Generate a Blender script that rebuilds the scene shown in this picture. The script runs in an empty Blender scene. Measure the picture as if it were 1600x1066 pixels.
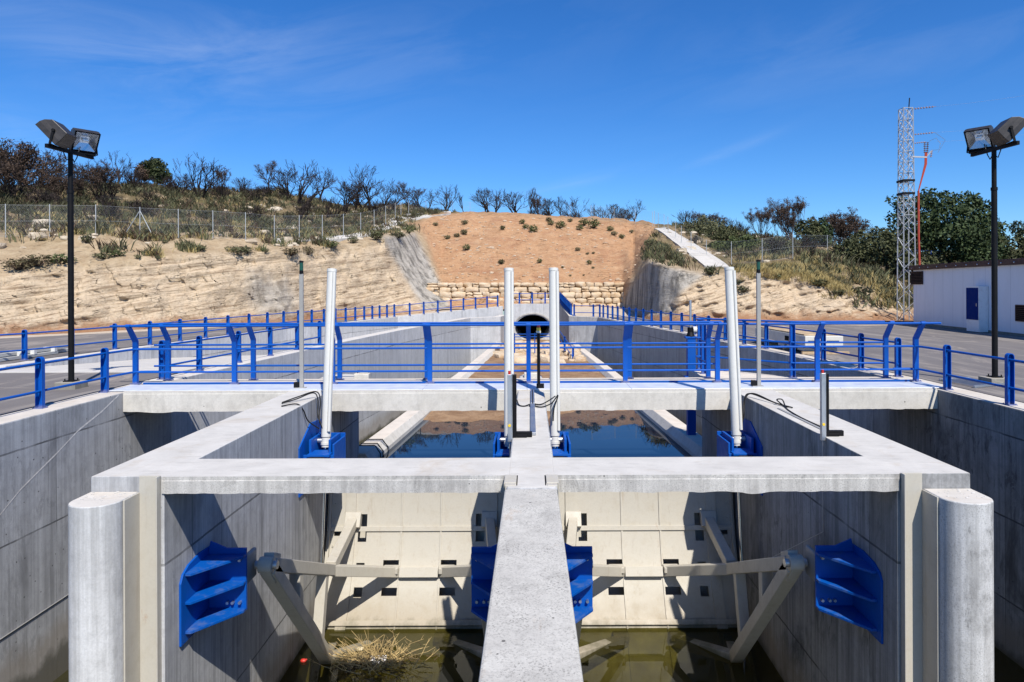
import bpy, bmesh, math, random
from math import radians, sin, cos, pi, atan2, sqrt, hypot
from mathutils import Vector, Matrix, noise as mnoise

random.seed(7)
scene = bpy.context.scene
COL = scene.collection

# ------------------------------------------------------------------ camera
H = 2.3            # eye above the concrete tops (z = 0)
F = 1067.0         # focal length in photograph pixels (24 mm on 36 mm)
CX, CY = 828.0, 450.0
ROLL = 0.0039
cam_d = bpy.data.cameras.new("camera")
cam_d.sensor_width = 36.0
cam_d.lens = 36.0 * F / 1600.0
cam_d.shift_x = -(CX - 800) / 1600.0
cam_d.shift_y = (CY - 533) / 1600.0
cam_d.clip_start = 0.05
cam_d.clip_end = 3000
cam = bpy.data.objects.new("camera", cam_d)
COL.objects.link(cam)
cam.matrix_world = Matrix.Translation((0, 0, H)) @ Matrix.Rotation(radians(90), 4, 'X') @ Matrix.Rotation(-ROLL, 4, 'Z')
scene.camera = cam

# ------------------------------------------------------------------ light
SUN_L = Vector((-0.29, 0.75, -1.0)).normalized()      # direction light travels
S = -SUN_L
elev = math.asin(S.z)
azim = atan2(S.x, S.y)                                # clockwise from +Y
world = bpy.data.worlds.new("World")
scene.world = world
world.use_nodes = True
wn = world.node_tree
wn.nodes.clear()
def W(t, **kw):
    n = wn.nodes.new(t)
    for k, v in kw.items():
        setattr(n, k, v)
    return n
w_out = W('ShaderNodeOutputWorld')
w_bg = W('ShaderNodeBackground')
w_bg.inputs['Strength'].default_value = 0.097
w_sky = W('ShaderNodeTexSky', sky_type='NISHITA', sun_disc=False)
w_sky.sun_elevation = elev
w_sky.sun_rotation = azim
w_sky.altitude = 600
w_sky.air_density = 1.0
w_sky.dust_density = 0.35
w_sky.ozone_density = 3.5
w_hs = W('ShaderNodeHueSaturation')
w_hs.inputs['Saturation'].default_value = 1.27
w_hs.inputs['Value'].default_value = 1.0
# thin cirrus wisps, laid out by direction on the sky sphere
w_tc = W('ShaderNodeTexCoord')
w_sep = W('ShaderNodeSeparateXYZ')
wn.links.new(w_tc.outputs['Generated'], w_sep.inputs[0])
def wm(op, a, b=None, c=None):
    n = W('ShaderNodeMath', operation=op)
    for i, v in enumerate((a, b, c)):
        if v is None: continue
        if hasattr(v, 'links') or hasattr(v, 'is_linked'): wn.links.new(v, n.inputs[i])
        else: n.inputs[i].default_value = v
    return n.outputs[0]
az_o = wm('ARCTAN2', w_sep.outputs['X'], w_sep.outputs['Y'])
el_o = wm('ARCSINE', w_sep.outputs['Z'])
w_cmb = W('ShaderNodeCombineXYZ')
skew = wm('ADD', wm('MULTIPLY', el_o, 9.0), wm('MULTIPLY', az_o, -1.6))
wn.links.new(wm('MULTIPLY', az_o, 2.2), w_cmb.inputs[0])
wn.links.new(skew, w_cmb.inputs[1])
w_n1 = W('ShaderNodeTexNoise')
w_n1.inputs['Scale'].default_value = 1.7
w_n1.inputs['Detail'].default_value = 9
w_n1.inputs['Roughness'].default_value = 0.62
w_n1.inputs['Distortion'].default_value = 0.8
wn.links.new(w_cmb.outputs[0], w_n1.inputs['Vector'])
w_n2 = W('ShaderNodeTexNoise')
w_n2.inputs['Scale'].default_value = 0.9
w_n2.inputs['Detail'].default_value = 2
wn.links.new(w_cmb.outputs[0], w_n2.inputs['Vector'])
def gauss(a0, e0, sa, se, sl):
    da = wm('SUBTRACT', az_o, a0)
    de = wm('SUBTRACT', wm('SUBTRACT', el_o, e0), wm('MULTIPLY', da, sl))
    q = wm('ADD', wm('POWER', wm('ABSOLUTE', wm('DIVIDE', da, sa)), 2.0), wm('POWER', wm('ABSOLUTE', wm('DIVIDE', de, se)), 2.0))
    return wm('EXPONENT', wm('MULTIPLY', q, -1.0))
def pa(px, py):
    dx, dy = px - CX, CY - py
    return atan2(dx, F), math.atan2(dy, hypot(dx, F))
regs = [(330, 85, .16, .05, .18, 1.0), (95, 40, .14, .05, -.1, .8), (20, 195, .06, .022, -.2, 1.1), (470, 150, .25, .05, .3, .45), (905, 285, .10, .008, .22, .85), (1140, 238, .06, .007, .33, .9), (720, 60, .3, .06, .1, .25), (1250, 120, .35, .05, .1, .25), (1400, 60, .3, .05, -.1, .25)]
acc = None
for px, py, sa, se, sl, k in regs:
    a0, e0 = pa(px, py)
    g = wm('MULTIPLY', gauss(a0, e0, sa, se, sl), k)
    acc = g if acc is None else wm('ADD', acc, g)
w_rmp = W('ShaderNodeMapRange')
w_rmp.inputs['From Min'].default_value = 0.40
w_rmp.inputs['From Max'].default_value = 0.78
wn.links.new(w_n1.outputs[0], w_rmp.inputs['Value'])
mask = wm('MULTIPLY', wm('MULTIPLY', w_rmp.outputs[0], acc), 0.19)
mask_n = W('ShaderNodeClamp')
wn.links.new(mask, mask_n.inputs[0])
w_mix = W('ShaderNodeMix', data_type='RGBA')
wn.links.new(w_sky.outputs[0], w_hs.inputs['Color'])
w_tint = W('ShaderNodeMix', data_type='RGBA', blend_type='MULTIPLY')
w_tint.inputs['Factor'].default_value = 1.0
w_tint.inputs['B'].default_value = (0.66, 0.93, 1.24, 1)
wn.links.new(w_hs.outputs[0], w_tint.inputs['A'])
wn.links.new(mask_n.outputs[0], w_mix.inputs['Factor'])
wn.links.new(w_tint.outputs['Result'], w_mix.inputs['A'])
w_mix.inputs['B'].default_value = (6.5, 7.2, 8.2, 1)
wn.links.new(w_mix.outputs['Result'], w_bg.inputs['Color'])
wn.links.new(w_bg.outputs[0], w_out.inputs[0])

sun_d = bpy.data.lights.new("sun", 'SUN')
sun_d.energy = 5.0
sun_d.angle = radians(0.53)
sun_d.color = (1.0, 0.95, 0.87)
sun = bpy.data.objects.new("sun", sun_d)
COL.objects.link(sun)
sun.location = (5, -15, 30)
sun.rotation_euler = SUN_L.to_track_quat('-Z', 'Y').to_euler()

scene.view_settings.view_transform = 'Standard'
scene.view_settings.look = 'None'
scene.view_settings.exposure = 0.36
scene.view_settings.gamma = 1.0
scene.cycles.max_bounces = 8
scene.cycles.transparent_max_bounces = 16
scene.cycles.use_adaptive_sampling = True

# ------------------------------------------------------------------ pixel <-> world (photograph coordinates, real depths)
def undo(px, py):
    dx, dy = px - CX, py - CY
    return dx - dy * ROLL, dx * ROLL + dy
def P(px, py, Y):
    dx, dy = undo(px, py)
    return Vector((dx / F * Y, Y, H - dy / F * Y))
def PG(px, py, z=0.0):
    dx, dy = undo(px, py)
    Y = (H - z) * F / dy
    return Vector((dx / F * Y, Y, z))
def proj(v):
    dx, dy = v[0] / v[1] * F, (H - v[2]) / v[1] * F
    return CX + dx + dy * ROLL, CY + dy - dx * ROLL

# ------------------------------------------------------------------ materials
class M:
    """small wrapper to wire a node material"""
    def __init__(s, name, rough=0.8, spec=0.3, metal=0.0):
        s.m = bpy.data.materials.new(name)
        s.m.use_nodes = True
        s.t = s.m.node_tree
        s.b = s.t.nodes['Principled BSDF']
        s.out = s.t.nodes['Material Output']
        s.b.inputs['Roughness'].default_value = rough
        s.b.inputs['Specular IOR Level'].default_value = spec
        s.b.inputs['Metallic'].default_value = metal
        s.geo = s.t.nodes.new('ShaderNodeNewGeometry')
        s.pos = s.geo.outputs['Position']
    def n(s, t, **kw):
        x = s.t.nodes.new(t)
        for k, v in kw.items(): setattr(x, k, v)
        return x
    def set(s, sock, v):
        if hasattr(v, 'is_linked'): s.t.links.new(v, sock)
        else: sock.default_value = v
    def math(s, op, a, b=None, c=None):
        n = s.n('ShaderNodeMath', operation=op)
        for i, v in enumerate((a, b, c)):
            if v is not None: s.set(n.inputs[i], v)
        return n.outputs[0]
    def scale(s, vec, sx, sy, sz, rot=(0, 0, 0)):
        n = s.n('ShaderNodeMapping')
        n.inputs['Scale'].default_value = (sx, sy, sz)
        n.inputs['Rotation'].default_value = rot
        s.t.links.new(vec, n.inputs['Vector'])
        return n.outputs[0]
    def noise(s, vec, sc, det=6, rough=.55, dist=0.0):
        n = s.n('ShaderNodeTexNoise')
        n.inputs['Scale'].default_value = sc
        n.inputs['Detail'].default_value = det
        n.inputs['Roughness'].default_value = rough
        n.inputs['Distortion'].default_value = dist
        s.t.links.new(vec, n.inputs['Vector'])
        return n.outputs[0]
    def voro(s, vec, sc, feature='F1', rnd=1.0):
        n = s.n('ShaderNodeTexVoronoi', feature=feature)
        n.inputs['Scale'].default_value = sc
        n.inputs['Randomness'].default_value = rnd
        s.t.links.new(vec, n.inputs['Vector'])
        return n
    def rng(s, v, a, b, c=0.0, d=1.0):
        n = s.n('ShaderNodeMapRange')
        n.inputs['From Min'].default_value = a
        n.inputs['From Max'].default_value = b
        n.inputs['To Min'].default_value = c
        n.inputs['To Max'].default_value = d
        s.t.links.new(v, n.inputs['Value'])
        return n.outputs[0]
    def mix(s, f, a, b, bt='MIX'):
        n = s.n('ShaderNodeMix', data_type='RGBA', blend_type=bt)
        s.set(n.inputs['Factor'], f)
        for k, v in (('A', a), ('B', b)):
            if isinstance(v, (tuple, list)): v = (v[0], v[1], v[2], 1)
            s.set(n.inputs[k], v)
        return n.outputs['Result']
    def ramp(s, v, stops):
        n = s.n('ShaderNodeValToRGB')
        e = n.color_ramp.elements
        while len(e) < len(stops): e.new(0.5)
        for i, (p, c) in enumerate(stops):
            e[i].position = p
            e[i].color = (c[0], c[1], c[2], 1)
        s.t.links.new(v, n.inputs[0])
        return n.outputs[0]
    def bump(s, h, strength=.3, dist=.02, prev=None):
        n = s.n('ShaderNodeBump')
        n.inputs['Strength'].default_value = strength
        n.inputs['Distance'].default_value = dist
        s.t.links.new(h, n.inputs['Height'])
        if prev is not None: s.t.links.new(prev, n.inputs['Normal'])
        return n.outputs[0]
    def attr(s, name):
        return s.n('ShaderNodeAttribute', attribute_name=name)
    def xyz(s, v=None):
        n = s.n('ShaderNodeSeparateXYZ')
        s.t.links.new(v if v is not None else s.pos, n.inputs[0])
        return n.outputs
    def color(s, v):
        s.set(s.b.inputs['Base Color'], v if hasattr(v, 'is_linked') else (v[0], v[1], v[2], 1))
        return s
    def normal(s, v):
        s.t.links.new(v, s.b.inputs['Normal'])
        return s
    def rough(s, v):
        s.set(s.b.inputs['Roughness'], v)
        return s

def concrete(name, lo, hi, top=None, joints=None, streak=.5, pits=1.0, speck=0.0, grime=.5, rust=0.0):
    m = M(name, .88, .25)
    big = m.noise(m.pos, .55, 5, .6)
    med = m.noise(m.pos, 3.2, 9, .68)
    fine = m.noise(m.pos, 38, 5, .7)
    st = m.noise(m.scale(m.pos, 5.5, 5.5, .22), 1.0, 7, .62)
    st2 = m.noise(m.scale(m.pos, 17, 17, .35), 1.0, 5, .62)
    dk = lambda k: tuple(x * k for x in lo)
    v = m.math('ADD', m.math('MULTIPLY', med, .5), m.math('MULTIPLY', big, .5))
    c = m.mix(m.rng(v, .36, .64), lo, hi)
    if streak:
        # board marks and run-off streaks, gathered in patches
        patch = m.rng(m.noise(m.scale(m.pos, .8, .8, .35), 1.0, 4, .6), .35, .62)
        c = m.mix(m.math('MULTIPLY', m.math('MULTIPLY', m.rng(st, .46, .66), patch), streak), c, dk(.42))
        c = m.mix(m.math('MULTIPLY', m.rng(st2, .50, .68), streak * .6), c, dk(.60))
        c = m.mix(m.math('MULTIPLY', m.rng(st2, .50, .33), streak * .5), c, tuple(min(1, x * 1.18) for x in hi))
    if grime:
        gp = m.noise(m.scale(m.pos, 1, 1, .4), 1.15, 11, .74, .5)
        c = m.mix(m.math('MULTIPLY', m.rng(gp, .53, .66), grime), c, dk(.36))
        gf = m.noise(m.scale(m.pos, 4, 4, 1.3), 1.0, 9, .78, .6)
        gz = m.rng(m.noise(m.pos, .7, 3), .45, .6)
        c = m.mix(m.math('MULTIPLY', m.math('MULTIPLY', m.rng(gf, .54, .60), gz), grime * .8), c, dk(.30))
    c = m.mix(m.math('MULTIPLY', m.rng(fine, .45, .68), .22), c, dk(.6))
    mot = m.noise(m.pos, 4.6, 9, .74)
    c = m.mix(m.math('MULTIPLY', m.rng(mot, .50, .68), .35), c, dk(.58))
    if speck:
        sp = m.noise(m.pos, 58, 3, .8)
        spz = m.rng(m.noise(m.pos, 2.6, 6, .65), .38, .62, .35, 1)
        c = m.mix(m.math('MULTIPLY', m.math('MULTIPLY', m.rng(sp, .53, .62), spz), speck), c, dk(.36))
    if rust:
        rs = m.noise(m.scale(m.pos, 1.6, .7, 1), 1.4, 8, .7, .5)
        c = m.mix(m.math('MULTIPLY', m.rng(rs, .59, .70), rust), c, (.36, .20, .08))
    h = m.math('ADD', m.math('MULTIPLY', fine, .35), m.math('MULTIPLY', med, .8))
    # blow holes
    vo = m.voro(m.pos, 5.5)
    vr = m.voro(m.pos, 5.5).outputs['Color']
    sz = m.xyz(vr)[0]
    hole = m.math('LESS_THAN', vo.outputs['Distance'], m.math('MULTIPLY', m.math('POWER', sz, 4.0), .10))
    c = m.mix(m.math('MULTIPLY', hole, .8 * pits), c, tuple(x * .13 for x in lo))
    h = m.math('SUBTRACT', h, m.math('MULTIPLY', hole, .8))
    if joints:
        zo, zs, yo, ys = joints
        x, y, z = m.xyz()
        wob = m.math('MULTIPLY', m.math('SUBTRACT', m.noise(m.pos, 2.2, 4), .5), .035)
        dz = m.math('PINGPONG', m.math('ADD', m.math('ADD', z, -zo + 60 * zs), wob), zs / 2)
        dy = m.math('PINGPONG', m.math('ADD', y, -yo + 60 * ys), ys / 2)
        lz = m.math('LESS_THAN', dz, .016)
        ly = m.math('LESS_THAN', dy, .010)
        ln = m.math('MAXIMUM', lz, m.math('MULTIPLY', ly, .75))
        brk = m.rng(m.noise(m.pos, 1.7, 5), .34, .55, .25, .85)
        c = m.mix(m.math('MULTIPLY', ln, brk), c, tuple(x * .2 for x in lo))
        tb = m.math('ADD', z, m.math('MULTIPLY', m.math('SUBTRACT', m.noise(m.scale(m.pos, 1, 1, .6), 1.3, 8, .7), .5), .9))
        c = m.mix(m.rng(tb, -4.35, -3.95, .55, 0), c, (.24, .19, .13))
        c = m.mix(m.rng(tb, -4.75, -4.55, .8, 0), c, (.055, .05, .028))
        # plank-wide tone shifts from the formwork
        pl = m.n('ShaderNodeTexWhiteNoise', noise_dimensions='2D')
        cb = m.n('ShaderNodeCombineXYZ')
        m.t.links.new(m.math('FLOOR', m.math('DIVIDE', m.math('ADD', y, -yo + 60 * ys), ys)), cb.inputs[0])
        m.t.links.new(m.math('FLOOR', m.math('DIVIDE', m.math('ADD', z, -zo + 60 * zs), zs)), cb.inputs[1])
        m.t.links.new(cb.outputs[0], pl.inputs['Vector'])
        c = m.mix(m.math('MULTIPLY', pl.outputs['Value'], .32), c, tuple(x * .62 for x in lo))
        h = m.math('SUBTRACT', h, m.math('MULTIPLY', ln, .9))
    if top:
        nz = m.xyz(m.geo.outputs['Normal'])[2]
        tv = m.noise(m.pos, 2.1, 8, .6)
        tc = m.mix(m.rng(tv, .3, .7), top, tuple(x * .82 for x in top))
        dirt = m.noise(m.pos, 1.1, 9, .7, .8)
        scuf = m.noise(m.scale(m.pos, 1.2, 5, 1), 2.0, 8, .7, .4)
        tc = m.mix(m.math('MULTIPLY', m.rng(scuf, .53, .68), .55), tc, tuple(x * .62 for x in top))
        tc = m.mix(m.math('MULTIPLY', m.rng(dirt, .54, .70), .55), tc, (top[0] * .72, top[1] * .62, top[2] * .5))
        tc = m.mix(m.math('MULTIPLY', m.rng(fine, .5, .72), .22), tc, tuple(x * .55 for x in top))
        c = m.mix(m.rng(nz, .8, .95), c, tc)
    m.color(c).normal(m.bump(h, .45, .012))
    m.rough(m.rng(med, .3, .7, .78, .95))
    return m.m

def paint(name, col, rough=.4, spec=.5, dirt=(.25, .2, .14), amount=.35, rust=0.0, bump=.05, tide=False):
    m = M(name, rough, spec)
    d = m.noise(m.pos, 4.0, 9, .7)
    f = m.noise(m.pos, 30, 4, .6)
    c = m.mix(m.math('MULTIPLY', m.rng(d, .5, .78), amount), col, dirt)
    c = m.mix(m.math('MULTIPLY', m.rng(f, .45, .7), .18), c, tuple(x * .7 for x in col))
    if rust:
        r = m.noise(m.scale(m.pos, 3, 3, .5), 2.0, 9, .75, .6)
        c = m.mix(m.math('MULTIPLY', m.rng(r, .63, .72), rust), c, (.30, .14, .05))
    if tide:
        z = m.xyz()[2]
        tb = m.math('ADD', z, m.math('MULTIPLY', m.math('SUBTRACT', m.noise(m.scale(m.pos, 2.5, 2.5, .8), 1.0, 8, .7), .5), .55))
        c = m.mix(m.rng(tb, -4.55, -4.05, .5, 0), c, (.25, .19, .11))
        c = m.mix(m.rng(tb, -4.75, -4.58, .75, 0), c, (.075, .07, .032))
        run = m.noise(m.scale(m.pos, 9, 9, .45), 1.0, 6, .7)
        c = m.mix(m.math('MULTIPLY', m.rng(run, .58, .72), .4), c, (.27, .20, .13))
    m.color(c)
    m.rough(m.rng(d, .3, .7, rough * .8, min(1, rough * 1.35)))
    m.normal(m.bump(f, bump, .01))
    return m.m

def metal(name, col, rough=.4, dirt=.3):
    m = M(name, rough, .5, 1.0)
    d = m.noise(m.pos, 6.0, 8, .7)
    c = m.mix(m.math('MULTIPLY', m.rng(d, .4, .75), dirt), col, tuple(x * .5 for x in col))
    m.color(c)
    m.rough(m.rng(d, .3, .7, rough * .8, min(1, rough * 1.4)))
    return m.m

def plain(name, col, rough=.8, spec=.3, var=.3, sc=12.0):
    m = M(name, rough, spec)
    d = m.noise(m.pos, sc, 6, .65)
    m.color(m.mix(m.rng(d, .3, .7), tuple(x * (1 - var) for x in col), tuple(min(1, x * (1 + var)) for x in col)))
    m.normal(m.bump(d, .25, .01))
    return m.m

MT = {}
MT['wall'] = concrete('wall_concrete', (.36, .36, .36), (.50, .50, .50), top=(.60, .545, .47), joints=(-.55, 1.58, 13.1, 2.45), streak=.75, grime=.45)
MT['wallshade'] = concrete('stained_shade_wall_concrete', (.20, .20, .20), (.34, .34, .335), top=(.60, .545, .47), joints=(-.55, 1.58, 13.1, 2.45), streak=.85, grime=.95)  # base colour darkened for the wall's shaded side, under real streaks and grime
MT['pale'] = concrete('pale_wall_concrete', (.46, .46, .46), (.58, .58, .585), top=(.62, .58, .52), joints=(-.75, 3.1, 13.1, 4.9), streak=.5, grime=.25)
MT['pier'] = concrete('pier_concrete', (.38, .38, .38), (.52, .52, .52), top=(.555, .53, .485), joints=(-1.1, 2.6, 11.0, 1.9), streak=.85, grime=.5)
MT['piershade'] = concrete('stained_shade_pier_concrete', (.24, .24, .235), (.38, .38, .375), top=(.555, .53, .485), joints=(-1.1, 2.6, 11.0, 1.9), streak=.95, grime=.9)  # shade put into a darker pier base, plus black run-off stains
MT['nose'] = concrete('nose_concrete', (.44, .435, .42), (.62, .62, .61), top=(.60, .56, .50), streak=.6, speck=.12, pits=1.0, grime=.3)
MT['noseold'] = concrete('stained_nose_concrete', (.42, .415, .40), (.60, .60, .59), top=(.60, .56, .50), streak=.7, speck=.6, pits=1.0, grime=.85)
MT['spine'] = concrete('spine_concrete', (.42, .40, .36), (.54, .52, .47), top=None, streak=0, speck=.85, grime=.35, rust=.45)
MT['beam'] = concrete('beam_concrete', (.42, .40, .37), (.56, .54, .50), top=(.555, .53, .485), streak=.6, speck=.7, grime=.65)
MT['deck'] = concrete('deck_concrete', (.52, .49, .43), (.64, .61, .55), top=(.66, .59, .50), streak=.12, speck=.12, grime=.2)
MT['apron'] = concrete('apron_concrete', (.40, .38, .35), (.52, .50, .46), top=(.56, .53, .48), streak=0)
MT['foot'] = concrete('footing_concrete', (.20, .19, .16), (.30, .28, .24), top=(.36, .33, .28), streak=0)
MT['blue'] = paint('blue_paint', (.0005, .074, .36), .5, .22, (.008, .07, .25), .4, rust=.0)
MT['bluedust'] = paint('dusty_blue_paint', (.0005, .070, .33), .5, .22, (.17, .19, .21), .6, rust=.25)
MT['cream'] = paint('cream_paint', (.45, .42, .355), .5, .4, (.36, .31, .23), .5, rust=.6, tide=True)
MT['cylwhite'] = paint('white_paint', (.58, .57, .53), .35, .5, (.40, .37, .30), .25)
MT['black'] = paint('black_paint', (.004, .004, .005), .55, .2, (.02, .018, .016), .3)
MT['galv'] = metal('galvanised_steel', (.56, .57, .58), .45, .3)
MT['alu'] = metal('aluminium', (.74, .76, .80), .22, .15)
MT['chrome'] = metal('polished_rod', (.80, .81, .82), .15, .1)
MT['greypole'] = paint('grey_pole_paint', (.30, .295, .28), .45, .4, (.2, .17, .13), .35)
MT['rubber'] = plain('black_rubber', (.012, .012, .012), .6)
MT['hole'] = plain('dark_void', (.01, .009, .008), .95, .1)
MT['bark'] = plain('charred_bark', (.028, .022, .020), .9, .15, .5, 3)
MT['barkbrown'] = plain('scorched_bark', (.060, .042, .034), .9, .15, .5, 3)
# ------------------------------------------------------------------ mesh helpers
class MB:
    """collects shapes into one mesh"""
    def __init__(s):
        s.v, s.f, s.mi = [], [], []
    def add(s, vs, fs, mi=0):
        o = len(s.v)
        s.v += [tuple(v) for v in vs]
        s.f += [tuple(i + o for i in f) for f in fs]
        s.mi += [mi] * len(fs)
        return s
    def box(s, x0, x1, y0, y1, z0, z1, mi=0):
        v = [(x0, y0, z0), (x1, y0, z0), (x1, y1, z0), (x0, y1, z0), (x0, y0, z1), (x1, y0, z1), (x1, y1, z1), (x0, y1, z1)]
        return s.add(v, [(3, 2, 1, 0), (4, 5, 6, 7), (0, 1, 5, 4), (1, 2, 6, 5), (2, 3, 7, 6), (3, 0, 4, 7)], mi)
    def prism(s, pts, z0, z1, mi=0):
        """vertical prism over a CCW plan outline; z1 may be a list"""
        n = len(pts)
        zt = z1 if isinstance(z1, (list, tuple)) else [z1] * n
        v = [(p[0], p[1], z0) for p in pts] + [(p[0], p[1], zt[i]) for i, p in enumerate(pts)]
        f = [tuple(reversed(range(n))), tuple(range(n, 2 * n))]
        f += [(i, (i + 1) % n, n + (i + 1) % n, n + i) for i in range(n)]
        return s.add(v, f, mi)
    def extr(s, pts, d, mi=0):
        """prism of any planar 3d outline moved by vector d"""
        n = len(pts)
        d = Vector(d)
        v = [Vector(p) for p in pts] + [Vector(p) + d for p in pts]
        f = [tuple(reversed(range(n))), tuple(range(n, 2 * n))]
        f += [(i, (i + 1) % n, n + (i + 1) % n, n + i) for i in range(n)]
        return s.add(v, f, mi)
    def tube(s, path, r, n=8, cap=True, mi=0, rot=0.0):
        path = [Vector(p) for p in path]
        rs = r if isinstance(r, (list, tuple)) else [r] * len(path)
        vs, fs = [], []
        up = None
        for i, p in enumerate(path):
            if i == 0: t = path[1] - p
            elif i == len(path) - 1: t = p - path[i - 1]
            else: t = (path[i + 1] - p).normalized() + (p - path[i - 1]).normalized()
            t = t.normalized() if t.length > 1e-9 else Vector((0, 0, 1))
            if up is None:
                up = Vector((0, 0, 1)) if abs(t.z) < .95 else Vector((0, 1, 0))
            a = up - t * up.dot(t)
            if a.length < 1e-6: a = t.orthogonal()
            a.normalize()
            up = a
            b = t.cross(a)
            for k in range(n):
                th = 2 * pi * k / n + rot
                vs.append(p + (a * cos(th) + b * sin(th)) * rs[i])
        for i in range(len(path) - 1):
            for k in range(n):
                k2 = (k + 1) % n
                fs.append((i * n + k, i * n + k2, (i + 1) * n + k2, (i + 1) * n + k))
        if cap:
            fs.append(tuple(reversed(range(n))))
            fs.append(tuple(range((len(path) - 1) * n, len(path) * n)))
        return s.add(vs, fs, mi)
    def cyl(s, p, q, r, n=14, r2=None, mi=0):
        return s.tube([p, q], [r, r if r2 is None else r2], n, True, mi)
    def beam(s, p, q, w, h, up=(0, 0, 1), mi=0):
        p, q = Vector(p), Vector(q)
        t = (q - p).normalized()
        up = Vector(up)
        a = up - t * up.dot(t)
        if a.length < 1e-5: a = t.orthogonal()
        a.normalize()
        b = t.cross(a)
        c = [(-1, -1), (1, -1), (1, 1), (-1, 1)]
        v = [p + b * (x * w / 2) + a * (y * h / 2) for x, y in c] + [q + b * (x * w / 2) + a * (y * h / 2) for x, y in c]
        return s.add(v, [(3, 2, 1, 0), (4, 5, 6, 7), (0, 1, 5, 4), (1, 2, 6, 5), (2, 3, 7, 6), (3, 0, 4, 7)], mi)
    def sphere(s, c, r, nu=10, nv=6, mi=0, sc=(1, 1, 1)):
        vs = [(c[0], c[1], c[2] - r * sc[2])]
        for j in range(1, nv):
            ph = -pi / 2 + pi * j / nv
            for i in range(nu):
                th = 2 * pi * i / nu
                vs.append((c[0] + r * sc[0] * cos(ph) * cos(th), c[1] + r * sc[1] * cos(ph) * sin(th), c[2] + r * sc[2] * sin(ph)))
        vs.append((c[0], c[1], c[2] + r * sc[2]))
        fs = [(0, 1 + (i + 1) % nu, 1 + i) for i in range(nu)]
        for j in range(nv - 2):
            for i in range(nu):
                a, b = 1 + j * nu + i, 1 + j * nu + (i + 1) % nu
                fs.append((a, b, b + nu, a + nu))
        L = len(vs) - 1
        fs += [(L, 1 + (nv - 2) * nu + i, 1 + (nv - 2) * nu + (i + 1) % nu) for i in range(nu)]
        return s.add(vs, fs, mi)
    def mesh(s, name, mats, smooth=None):
        me = bpy.data.meshes.new(name)
        me.from_pydata(s.v, [], s.f)
        for m in (mats if isinstance(mats, (list, tuple)) else [mats]): me.materials.append(m)
        if any(s.mi): me.polygons.foreach_set('material_index', s.mi)
        if smooth:
            me.polygons.foreach_set('use_smooth', [True] * len(s.f))
            me.set_sharp_from_angle(angle=radians(smooth))
        me.update()
        return me
    def build(s, name, mats, parent=None, smooth=None, bevel=0.0, seg=2):
        """link as ONE mesh object; its vertices are world coordinates unless the parent moves them"""
        vs = [Vector(v) for v in s.v]
        if parent is None:
            lo = Vector((min(v.x for v in vs), min(v.y for v in vs), min(v.z for v in vs)))
            hi = Vector((max(v.x for v in vs), max(v.y for v in vs), max(v.z for v in vs)))
            org = Vector(((lo.x + hi.x) / 2, (lo.y + hi.y) / 2, lo.z))
        else:
            org = world_loc(parent)
        s.v = [tuple(v - org) for v in vs]
        o = bpy.data.objects.new(name, s.mesh(name, mats, smooth))
        COL.objects.link(o)
        if parent is None: o.location = org
        else: o.parent = parent
        if bevel:
            b = o.modifiers.new('bevel', 'BEVEL')
            b.width = bevel
            b.segments = seg
            b.limit_method = 'ANGLE'
            b.angle_limit = radians(35)
        return o

def world_loc(o):
    v = Vector((0, 0, 0))
    while o is not None:
        v += o.location
        o = o.parent
    return v
def tag(o, label=None, cat=None, group=None, kind=None):
    if label: o['label'] = label
    if cat: o['category'] = cat
    if group: o['group'] = group
    if kind: o['kind'] = kind
    return o
def thing(name, label, cat, loc, group=None):
    o = bpy.data.objects.new(name, None)
    o.empty_display_size = .3
    COL.objects.link(o)
    o.location = loc
    return tag(o, label, cat, group)
def copy_tree(o, parent=None):
    c = o.copy()
    COL.objects.link(c)
    if parent is not None: c.parent = parent
    for ch in list(o.children): copy_tree(ch, c)
    return c
def inpoly(x, y, poly):
    r = False
    n = len(poly)
    j = n - 1
    for i in range(n):
        xi, yi = poly[i]
        xj, yj = poly[j]
        if (yi > y) != (yj > y) and x < (xj - xi) * (y - yi) / (yj - yi) + xi: r = not r
        j = i
    return r
def edge_dist(x, y, poly):
    best = 1e9
    n = len(poly)
    for i in range(n):
        ax, ay = poly[i]
        bx, by = poly[(i + 1) % n]
        dx, dy = bx - ax, by - ay
        t = max(0, min(1, ((x - ax) * dx + (y - ay) * dy) / (dx * dx + dy * dy + 1e-9)))
        best = min(best, hypot(x - ax - dx * t, y - ay - dy * t))
    return best
def soft(x, y, poly, w):
    d = edge_dist(x, y, poly)
    return max(0, min(1, .5 + (d if inpoly(x, y, poly) else -d) / (2 * w)))

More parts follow.
